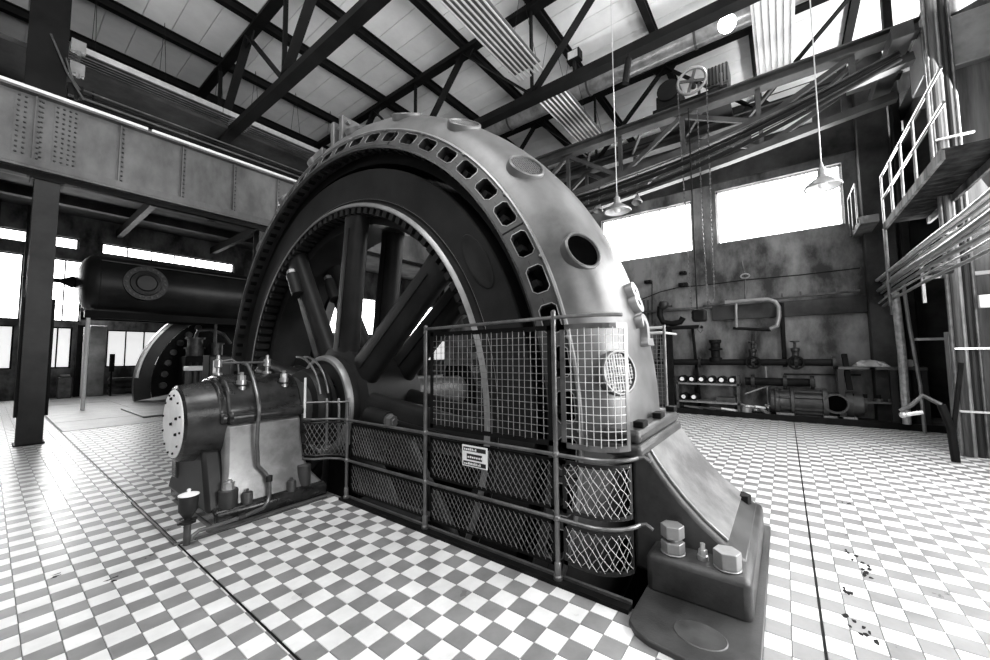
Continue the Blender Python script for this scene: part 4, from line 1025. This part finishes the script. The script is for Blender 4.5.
MB().cyl((12.15,q.y+.3,tz_+.66),(12.15,q.y-.02,tz_+.60),.04,10).build('screw', TANK, vz)
# spool rack
rk = thing('spool_rack', 'low metal rack of round spools on the raised floor edge', 'rack', (12.15, 1.2, .12))
RXa, RXb = 11.98, 12.42
zt1, zt2 = fp(700,383,RXa).z, fp(700,401,RXa).z
y0_, y1_ = fp(739,383,RXa).y, fp(676,383,RXa).y
for z in (zt1, zt2): MB().box(RXa, y0_, z-.05, RXb, y1_, z).build('shelf', LIGHTCAST, rk, smooth=0)
for y in (y0_+.03, y1_-.03):
    for x in (RXa+.03, RXb-.03): MB().box(x-.03, y-.03, .12, x+.03, y+.03, zt1+(.22 if y < y0_+.1 else .05)).build('leg', PIPE, rk, smooth=0)
def spool(y, z, l, r_=.10):
    t = thing('spool', l, 'spool', (12.1, y, z), 'spools on the rack')
    MB().cyl((RXa+.02, y, z+r_), (RXa+.36, y, z+r_), r_, 16).build('body', BLACK, t)
    MB().cyl((RXa+.0, y, z+r_), (RXa+.03, y, z+r_), r_*.55, 14).build('cap', WHITE, t)
n_ = ('leftmost','second from left','third from left','third from right','second from right','rightmost')
for i in range(6): spool(y1_-.16-(y1_-y0_-.32)*i/5, zt1, n_[i]+' spool with white end on the upper rack shelf')
for i in range(2): spool(y1_-.18-.26*i, zt2, ('left','right')[i]+' spool with white end on the lower rack shelf')
mbx = tag(MB().box(12.05, y0_+.1, zt2, 12.35, y0_+.55, zt2+.12).build('tool_tray', PIPE, None, bevel=.01), 'grey tray on the right end of the lower rack shelf', 'tray')
for i, (yy, ang, ln, m_) in enumerate(((y1_-.4,.3,.5,LIGHTCAST),(y1_-.75,-.4,.45,PIPE),(y0_+.5,.6,.55,LIGHTCAST),(y0_+.25,-.2,.4,WHITE))):
    tag(MB().bar((12.1,yy-ln/2*cos(ang),.15),(12.1+.1*sin(ang),yy+ln/2*cos(ang),.19),.06,.05).build('scrap_bar', m_, None, bevel=.008), ('first','second','third','fourth')[i]+' scrap bar from the left lying under the spool rack', 'scrap', 'scrap under the rack')
tag(MB().lathe([(0,.12),(.14,.12),(.14,.10),(.02,.10),(.02,0)], (12.05, fp(746,404,12.05).y, .12), (0,0,1), 20).build('round_tin', LIGHTCAST, None), 'round open tin on the raised floor beside the spool rack', 'tin')
# metal heap
for i in range(11):
    px = 744+i*2.6; q = fp(px, 398, 12.2+random.uniform(-.1,.15)); a = random.uniform(0, pi)
    z0 = .14+random.uniform(0, .16)
    d = Vector((cos(a)*.13, sin(a)*.13, random.uniform(.01,.08)))
    o = MB().bar(Vector((q.x,q.y,z0))-d, Vector((q.x,q.y,z0))+d, .07, .05).build('metal_offcut', (WHITE, LIGHTCAST, POLISH)[i % 3], None, bevel=.01)
    tag(o, 'bright metal offcut in the small heap, '+('first','second','third','fourth','fifth','middle','seventh','eighth','ninth','tenth','last')[i]+' from the left', 'scrap', 'metal offcuts in the heap')
tt = thing('tee_wrench', 'tall tee handled wrench standing behind the metal heap', 'wrench', fp(768,395,12.3))
MB().cyl(fp(765,362,12.3), Vector((12.3, fp(768,395,12.3).y, .12)), .02, 8).build('shaft', LIGHTCAST, tt)
MB().cyl(fp(759,361.5,12.3), fp(770,361,12.3), .022, 8).build('handle', LIGHTCAST, tt)
MB().cyl(fp(757,382,12.3), fp(769,382,12.3), .02, 8).build('cross_pin', LIGHTCAST, tt)
tag(MB().cyl(fp(745,394,12.15), fp(788,379,12.3), .02, 8).build('long_rod', LIGHTCAST, None), 'long thin rod lying aslant over the metal heap', 'rod')
# ribbed cylinder casting
cc = thing('cylinder_casting', 'large ribbed cast cylinder with an open round side port lying on the raised floor', 'casting', (12.2, fp(815,400,12.15).y, .12))
yA, yB = fp(770,402,12.15).y, fp(866,402,12.15).y; Lc = yA-yB
ax_z = .12+.34
pr = [(0,0),(0,.24),(.03,.27),(.10,.27),(.12,.30),(.16,.30),(.2,.28),(.40*.55,.27),(.42,.27),(.43,.34),(.49,.34),(.50,.28),(1.02,.28),(1.03,.35),(1.12,.35),(1.13,.27),(1.55,.27),(1.56,.30),(Lc-.35,.28),(Lc-.3,.25),(Lc-.05,.25),(Lc-.04,.20),(Lc,.18),(Lc,0)]
pr = [(h, r) for h, r in pr]; pr.sort(key=lambda t: t[0]) if False else None
MB().lathe(pr, (12.2, yA, ax_z), (0,-1,0), 36).build('body', CAST, cc)
for i in range(14):
    a = 2*pi*i/14
    c_, s_ = .315*cos(a), .315*sin(a)
    MB().bar((12.2+c_, yA-.5, ax_z+s_), (12.2+c_, yA-1.02, ax_z+s_), .05, .06, (c_,0,s_)).build('rib', CAST, cc)
    if i % 2 == 0: MB().bar((12.2+c_*.9, yA-.22, ax_z+s_*.9), (12.2+c_*.9, yA-.43, ax_z+s_*.9), .05, .05, (c_,0,s_)).build('rib', CAST, cc)
yp = fp(836,400,11.9).y
MB().lathe([(0,.2),(.10,.23),(.14,.23),(.14,.19),(.02,.18),(.02,0)], (12.0, yp, ax_z+.03), (-1,0,0), 32).build('port_ring', CAST, cc)
MB().cyl((11.93,yp,ax_z+.03),(11.925,yp,ax_z+.03),.185,28).build('port_shade', HOLE_SHADE, cc)  # black disc painted as the shaded mouth of the port
for i, (yy, l) in enumerate(((yA-.3,'left'),(yA-1.2,'middle'),(yB+.35,'right'))):
    tag(MB().box(11.98, yy-.18, .12, 12.4, yy+.18, .19).build('wood_block', LIGHTCAST, None, bevel=.01), l+' packing block under the ribbed cylinder casting', 'block', 'packing blocks')
# workbench
BY0, BY1 = fp(932,370,11.99).y, fp(866,370,12.4).y
bz = fp(900,367,12.0).z
wbn = thing('workbench', 'heavy dark workbench with lower shelf before the dark recess', 'workbench', (12.2, (BY0+BY1)/2, .12))
BX0, BX1 = 11.98, 12.56
by0, by1 = fp(928,370,12.0).y, fp(893,370,12.0).y
MB().box(BX0, by0, bz-.07, 12.24, -1.5, bz).box(BX0, -1.62, bz-.07, BX1, -.98, bz).build('top', PIPE, wbn, bevel=.01)
MB().box(BX0+.04, by0+.05, .52, 12.22, -1.1, .56).build('shelf', PIPE, wbn, bevel=.005)
for (x, y) in ((BX0+.05, by0+.07),(BX0+.05, by1),(12.2, by0+.07),(BX0+.05, -1.02),(BX1-.08, -1.02)):
    MB().box(x-.045, y-.06, .12, x+.045, y+.06, bz-.07).build('leg', TANK, wbn, bevel=.006)
MB().box(BX0+.01, by0, .58, BX0+.05, by1, .66).build('rail', TANK, wbn, smooth=0)
MB().box(12.18, by0+.1, .66, 12.2, by1, bz-.1).build('back_panel', CONCD, wbn, smooth=0)
rag = MB(); import bmesh
vs = []; n = 9
for i in range(n):
    for j in range(n):
        u, v = i/(n-1)-.5, j/(n-1)-.5; h = .10*max(0, 1-3.2*(u*u+v*v))+random.uniform(0, .07)
        vs.append((12.12+u*.26+random.uniform(-.01,.01), -1.55+v*.62, bz+.004+h*(1 if max(abs(u),abs(v)) < .48 else 0)))
rag.add(vs, [(i*n+j, (i+1)*n+j, (i+1)*n+j+1, i*n+j+1) for i in range(n-1) for j in range(n-1)])
tag(rag.build('crumpled_cloth', LIGHTCAST, None, smooth=0), 'crumpled pale cloth on the workbench top', 'cloth')
tag(MB().box(12.0,-2.25,bz,12.2,-2.0,bz+.16).build('parts_box', LIGHTCAST, None, bevel=.02), 'pale box on the right end of the workbench top', 'box')
for i in range(4):
    yy = -1.2-.22*i
    o = thing('machine_part', ('first','second','third','fourth')[i]+' machine part from the left on the bench lower shelf', 'machine part', (12.1, yy, .56), 'machine parts on the bench shelf')
    MB().cyl((12.1,yy,.56),(12.1,yy,.63),.07,16).build('flange', PIPE, o); MB().cyl((12.1,yy,.63),(12.1,yy,.72),.04,12).build('neck', BLACK, o)
tag(MB().cyl((12.08,-2.0,.62),(12.08,-2.3,.60),.06,14).build('shelf_roll', TANK, None), 'dark roll lying on the right of the bench lower shelf', 'roll')

# ---------------------------------------------------------------- right side: columns, walkway, cables
def col_part(name, x0, x1, y0, y1, z1, m=WOOD):
    return struct(MB().box(x0, y0, .0, x1, y1, z1).build(name, m, None, bevel=.03))
ca = col_part('column_right', 9.9, 10.5, -3.2, -2.42, 10.9)
MB().box(9.75, -3.2, 6.55, 10.55, -2.2, 7.45).build('corbel', LIGHTCAST, ca, bevel=.02)
cbb = col_part('column_far', 12.0, 12.25, -2.32, -2.17, 10.9, BLACK)
gr_ = thing('runway_girder', 'dark right crane runway girder above the walkway', 'girder', (8, -2.3, 6.2))
MB().box(10.55, -2.5, 6.3, 12.6, -2.46, 7.05).build('web_plate', TRUSSG, gr_, smooth=0)
MB().box(10.55, -2.62, 7.05, 12.6, -2.3, 7.09).box(10.55, -2.62, 6.26, 12.6, -2.3, 6.3).build('flange', TRUSSG, gr_, smooth=0)
tag(MB().bar((12.0,-2.75,4.9),(10.7,-2.8,8.2),.22,.1).build('raking_brace', WOOD, None, smooth=0), 'raking timber brace rising beside the walkway to the corbel', 'brace')
tag(MB().bar((12.4,-2.95,5.2),(10.7,-2.95,9.4),.10,.2).build('raking_beam', TRUSS, None, smooth=0), 'dark raking beam behind the timber brace', 'beam')
DECKM = mat('matt_deck', .01, .03, .95, spec=0)  # dark and matt so window light does not whiten the deck
ww = thing('walkway', 'steel walkway with tube railing high beside the right column', 'walkway', (9, -2.0, 4.2))
WX0, WX1, WY0, WY1, WZ = 7.3, 10.9, -2.35, -1.75, 4.28
for y in (WY0, WY1): MB().box(WX0, y-.02, WZ-.14, WX1, y+.02, WZ).build('stringer', WOOD, ww, smooth=0)
for i in range(18): MB().box(WX0+i*.2, WY0, WZ-.02, WX0+i*.2+.17, WY1, WZ).build('deck_slat', DECKM, ww, smooth=0)
for x in (WX1, 10.1, 9.3, 8.5, 7.7): MB().cyl((x,WY1,WZ),(x,WY1,WZ+.98),.02,8).build('railing_post', RAIL, ww)
for z in (.52, .98): MB().cyl((WX0-.2,WY1,WZ+z),(WX1,WY1,WZ+z),.022,8).build('railing', RAIL, ww)
MB().cyl((WX1,WY1,WZ-.1),(WX1+.02,WY1,2.6),.03,8).build('hanger', RAIL, ww)
w2 = thing('walkway', 'short far walkway railing by the corner of the right far window', 'walkway', (12, -1.55, 4.3))
MB().box(11.3, -1.75, 4.45, 12.55, -1.45, 4.62).build('deck', CONC, w2, bevel=.01)
for x in (11.4, 12.0, 12.5): MB().cyl((x,-1.42,4.5),(x,-1.42,5.4),.018,8).build('railing_post', RAIL, w2)
MB().cyl((11.4,-1.42,5.4),(12.5,-1.42,5.4),.018,8).build('railing', RAIL, w2)
pys = (192, 199, 207, 214, 222, 231, 239, 249)
nm = ('topmost','second','third','fourth','fifth','sixth','seventh','lowest')
for i, py in enumerate(pys):
    y = -1.78-.05*(i % 3); z = at(990, py, 'y', y).z
    pts = [(12.4-.25*(i % 2), y, z-.02*i*.5)]
    for k in range(1, 9):
        x = 12.2-8.4*k/8; pts.append((x, y+.008*sin(k*2+i), z+.006*sin(k*1.3+i*2)-.012*sin(k*pi/2)))
    tag(MB().tube(pts, (.034,.020,.026,.042,.020,.032,.016,.024)[i], 8).build('pale_cable', (CABLE, LIGHTCAST)[i % 2], None), nm[i]+' of the pale cables running high along the right side', 'cable', 'pale cables of the right side')
for i, x in enumerate((12.1, 9.6)):
    tag(MB().box(x-.03,-1.97,2.5,x+.03,-1.93,3.4).box(x-.03,-3.2 if i else -2.14,2.9,x+.03,-1.95,2.96).build('cable_bracket', LIGHTCAST, None, smooth=0), ('far','near')[i]+' steel bracket holding the pale cables', 'bracket', 'cable brackets')
tag(MB().tube([(11.7,-1.95,2.95),(11.72,-1.97,2.6),(11.75,-2.0,1.6),(11.8,-2.0,.15)], .07, 10).build('down_duct', CABLE, None), 'white cable duct dropping from the pale cables to the bench', 'duct')
tag(MB().tube([(11.2,-2.0,3.1),(11.25,-2.05,2.2),(11.5,-2.18,1.0),(11.55,-2.2,.02)], .03, 8).build('down_cable', LIGHTCAST, None), 'thin cable dropping beside the white duct', 'cable')
tag(MB().box(11.4,-2.9,1.9,11.5,-2.15,1.95).build('shelf_bar', REFL, None), 'thin bright horizontal bar before the dark recess', 'bar')
tag(MB().cyl((9.2,-1.98,3.0),(9.2,-2.2,3.0),.09,16).cyl((9.2,-1.9,3.0),(9.2,-1.98,3.0),.05,12).build('round_sounder', TANK, None), 'round dark sounder above the pale cables', 'sounder')
for i, px in enumerate((961, 968, 974, 981, 988)):
    y = at(px, 440, 'x', 9.5).y
    tag(MB().tube([(9.5,y,0.0),(9.5,y,3),(9.52,y,8.9)], (.028,.05,.03,.045,.025)[i], 10).build('upright_pipe', (RAIL, WOOD, LIGHTCAST, TANK, RAIL)[i], None), ('leftmost','second','third','fourth','rightmost')[i]+' of the upright pipes in front of the right column', 'pipe', 'upright pipes of the right column')
for i, z in enumerate((.7, 1.7, 3.6, 5.2)):
    tag(MB().box(9.42,-2.62,z,9.46,-2.2,z+.03).build('pipe_clamp', REFL, None), ('lowest','second','third','topmost')[i]+' clamp strip across the upright pipes', 'clamp', 'pipe clamps')
tag(MB().box(9.35,at(986,300,'x',9.4).y-.1,2.35,9.42,at(986,300,'x',9.4).y+.08,2.55).build('switch_box', WHITE, None, bevel=.01), 'small white switch box on the upright pipes', 'switch box')
tag(MB().box(9.7,-2.42,.3,9.9,-2.2,2.0).build('cable_cover', LIGHTCAST, None, bevel=.01), 'pale board cover on the foot of the right column', 'cover')
hs = thing('hand_pump', 'small black hand pump with bent handles at the foot of the right column', 'pump', at(956,466,'z',0))
q = at(956,462,'z',0)
MB().tube([(q.x,q.y,0),(q.x,q.y+.02,.5),(q.x,q.y+.1,.85)], .05, 10).build('body', BLACK, hs)
MB().tube([(q.x,q.y+.1,.85),(q.x+.05,q.y+.28,.98),(q.x,q.y+.42,.82),(q.x,q.y+.55,.72)], .032, 8).build('handle', PIPE, hs)
MB().cyl((q.x,q.y+.3,.72),(q.x,q.y+.5,.66),.03,8).sphere((q.x,q.y+.52,.66),.05).build('grip', POLISH, hs)
MB().cyl((q.x,q.y,.45),(q.x,q.y-.14,1.5),.03,8).build('lever', BLACK, hs)
MB().box(12.54, -1.62, 6.62, 12.598, 12.4, 8.7).build('upper_dark_sheet', CONCD, wb, smooth=0)  # thin dark sheet added to darken the wall above the windows
MB().box(12.5, -.85, 7.6, 12.54, .45, 8.65).build('trim_3', BOARD, wb, smooth=0)
# ropes hanging at the left over the girder
for i, (a, b) in enumerate((((51,34),(84,100)),((66,58),(80,90)))):
    P0, P1 = at(*a, 'y', 11.84), at(*b, 'y', 11.74)
    mid = (P0+P1)/2+Vector((0,0,-.12))
    tag(MB().tube([P0, mid, P1], .02, 6).build('slack_rope', PIPE, None), ('longer','shorter')[i]+' slack rope hanging before the runway girder at upper left', 'rope', 'slack ropes')

uc = thing('upper_column', 'dark roof column standing on the runway girder at upper left', 'column', (.45, 12.0, 7.05))
MB().box(.2, 12.1, 7.04, .75, 12.14, 10.68).box(.2, 11.86, 7.04, .75, 11.9, 10.68).box(.45, 11.9, 7.04, .49, 12.1, 10.68).build('post', TRUSS, uc, smooth=0)
MB().box(.0, 11.84, 9.9, .95, 12.1, 10.2).build('cap_plate', TRUSS, uc, smooth=0)
for i in range(3): MB().box(.78, 11.86, 7.3+.5*i, 1.0, 12.0, 7.55+.5*i).cyl((.9,11.84,7.3+.5*i),(.9,11.84,7.2+.5*i),.03,8).build('insulator_bracket', LIGHTCAST if i else TRUSS, uc, smooth=0)
for i in range(6):
    z = 7.22+.11*i
    tag(MB().cyl((.8, 12.3+.03*i, z), (6.8, 12.3+.03*i, z), (.02,.03,.018,.03,.018,.022)[i], 6).build('runway_conduit', (TRUSS, PIPE)[i % 2], None), ('lowest','second','third','fourth','fifth','topmost')[i]+' of the dark conduits stacked above the left runway girder', 'conduit', 'runway conduits')
cbk = MB()
for x in (1.2, 3.0, 4.8, 6.6): cbk.box(x-.02, 12.27, 7.04, x+.02, 12.55, 7.1).bar((x, 12.33, 7.06), (x, 12.52, 7.85), .03, .03, (1,0,0))
tag(cbk.build('conduit_rack', TRUSS, None, smooth=0), 'small steel rack holding the dark conduits on the runway girder', 'rack')

# ---------------------------------------------------------------- small roof fittings
z_ = at(660, 40, 'x', 8.02).z
tag(MB().cyl((8.02,-3.3,z_+.16),(8.02,9.4,z_+.16),.045,10).build('roof_pipe', REFL, None), 'pale thin pipe running along the middle truss above its bottom chord', 'pipe')
zd = at(660, 54, 'x', 11.0).z
du = tag(MB().cyl((11.0,-3.3,zd),(11.0,9.0,zd),.26,24).build('air_duct', BODYM, None), 'big pale round duct crossing under the roof before the far truss', 'duct')
for y in (-1.5, 1.5, 4.5, 7.5): MB().cyl((11.0,y-.03,zd),(11.0,y+.03,zd),.285,24).cyl((11.0,y,zd+.2),(11.0,y,10.7),.012,6).build('band', TRUSSG, du)
q = at(572, 52, 'x', 7.9)
cbx = thing('floodlight', 'small dark floodlight box standing on the middle truss chord', 'floodlight', (8.02, q.y, ZB+.1))
MB().box(7.93, q.y-.16, ZB+.42, 8.13, q.y+.16, ZB+.66).build('housing', TRUSS, cbx, bevel=.01)
MB().box(7.92, q.y-.12, ZB+.45, 7.93, q.y+.12, ZB+.63).build('glass', REFL, cbx, smooth=0)
MB().box(7.98, q.y-.03, ZB+.12, 8.06, q.y+.03, ZB+.42).build('stem', TRUSS, cbx, smooth=0)
q = at(625, 72, 'x', 7.86)
pg = thing('pendant_control', 'dark hanging control handle tied below the middle truss', 'control', (7.86, q.y, q.z))
MB().cyl((7.86,q.y,q.z-.25),(7.86,q.y-.08,q.z+.25),.07,12).build('handle', TRUSS, pg)
MB().cyl((7.86,q.y-.08,q.z+.25),(7.95,q.y-.06,8.1),.012,6).build('cord', TRUSS, pg)
for i, px in enumerate((598, 637)):
    q = at(px, 211 if i == 0 else 203, 'x', 9.6)
    cf = thing('crane_floodlight', ('left','right')[i]+' small work light on the crane bridge beside the left pendant lamp', 'work light', (9.6, q.y, q.z), 'crane work lights')
    MB().lathe([(0,.12),(.02,.13),(.14,.07),(.2,.05),(.2,0)], (9.6,q.y,q.z), (.3,0,1), 18).build('shade', LIGHTCAST, cf)
    MB().cyl((9.66,q.y,q.z+.18),(9.75,q.y,lowz(q.y)-.05),.02,8).build('stem', PIPE, cf)
truss(16.3, 'roof truss beyond the far wall top, seen past the crane', NT, NB)
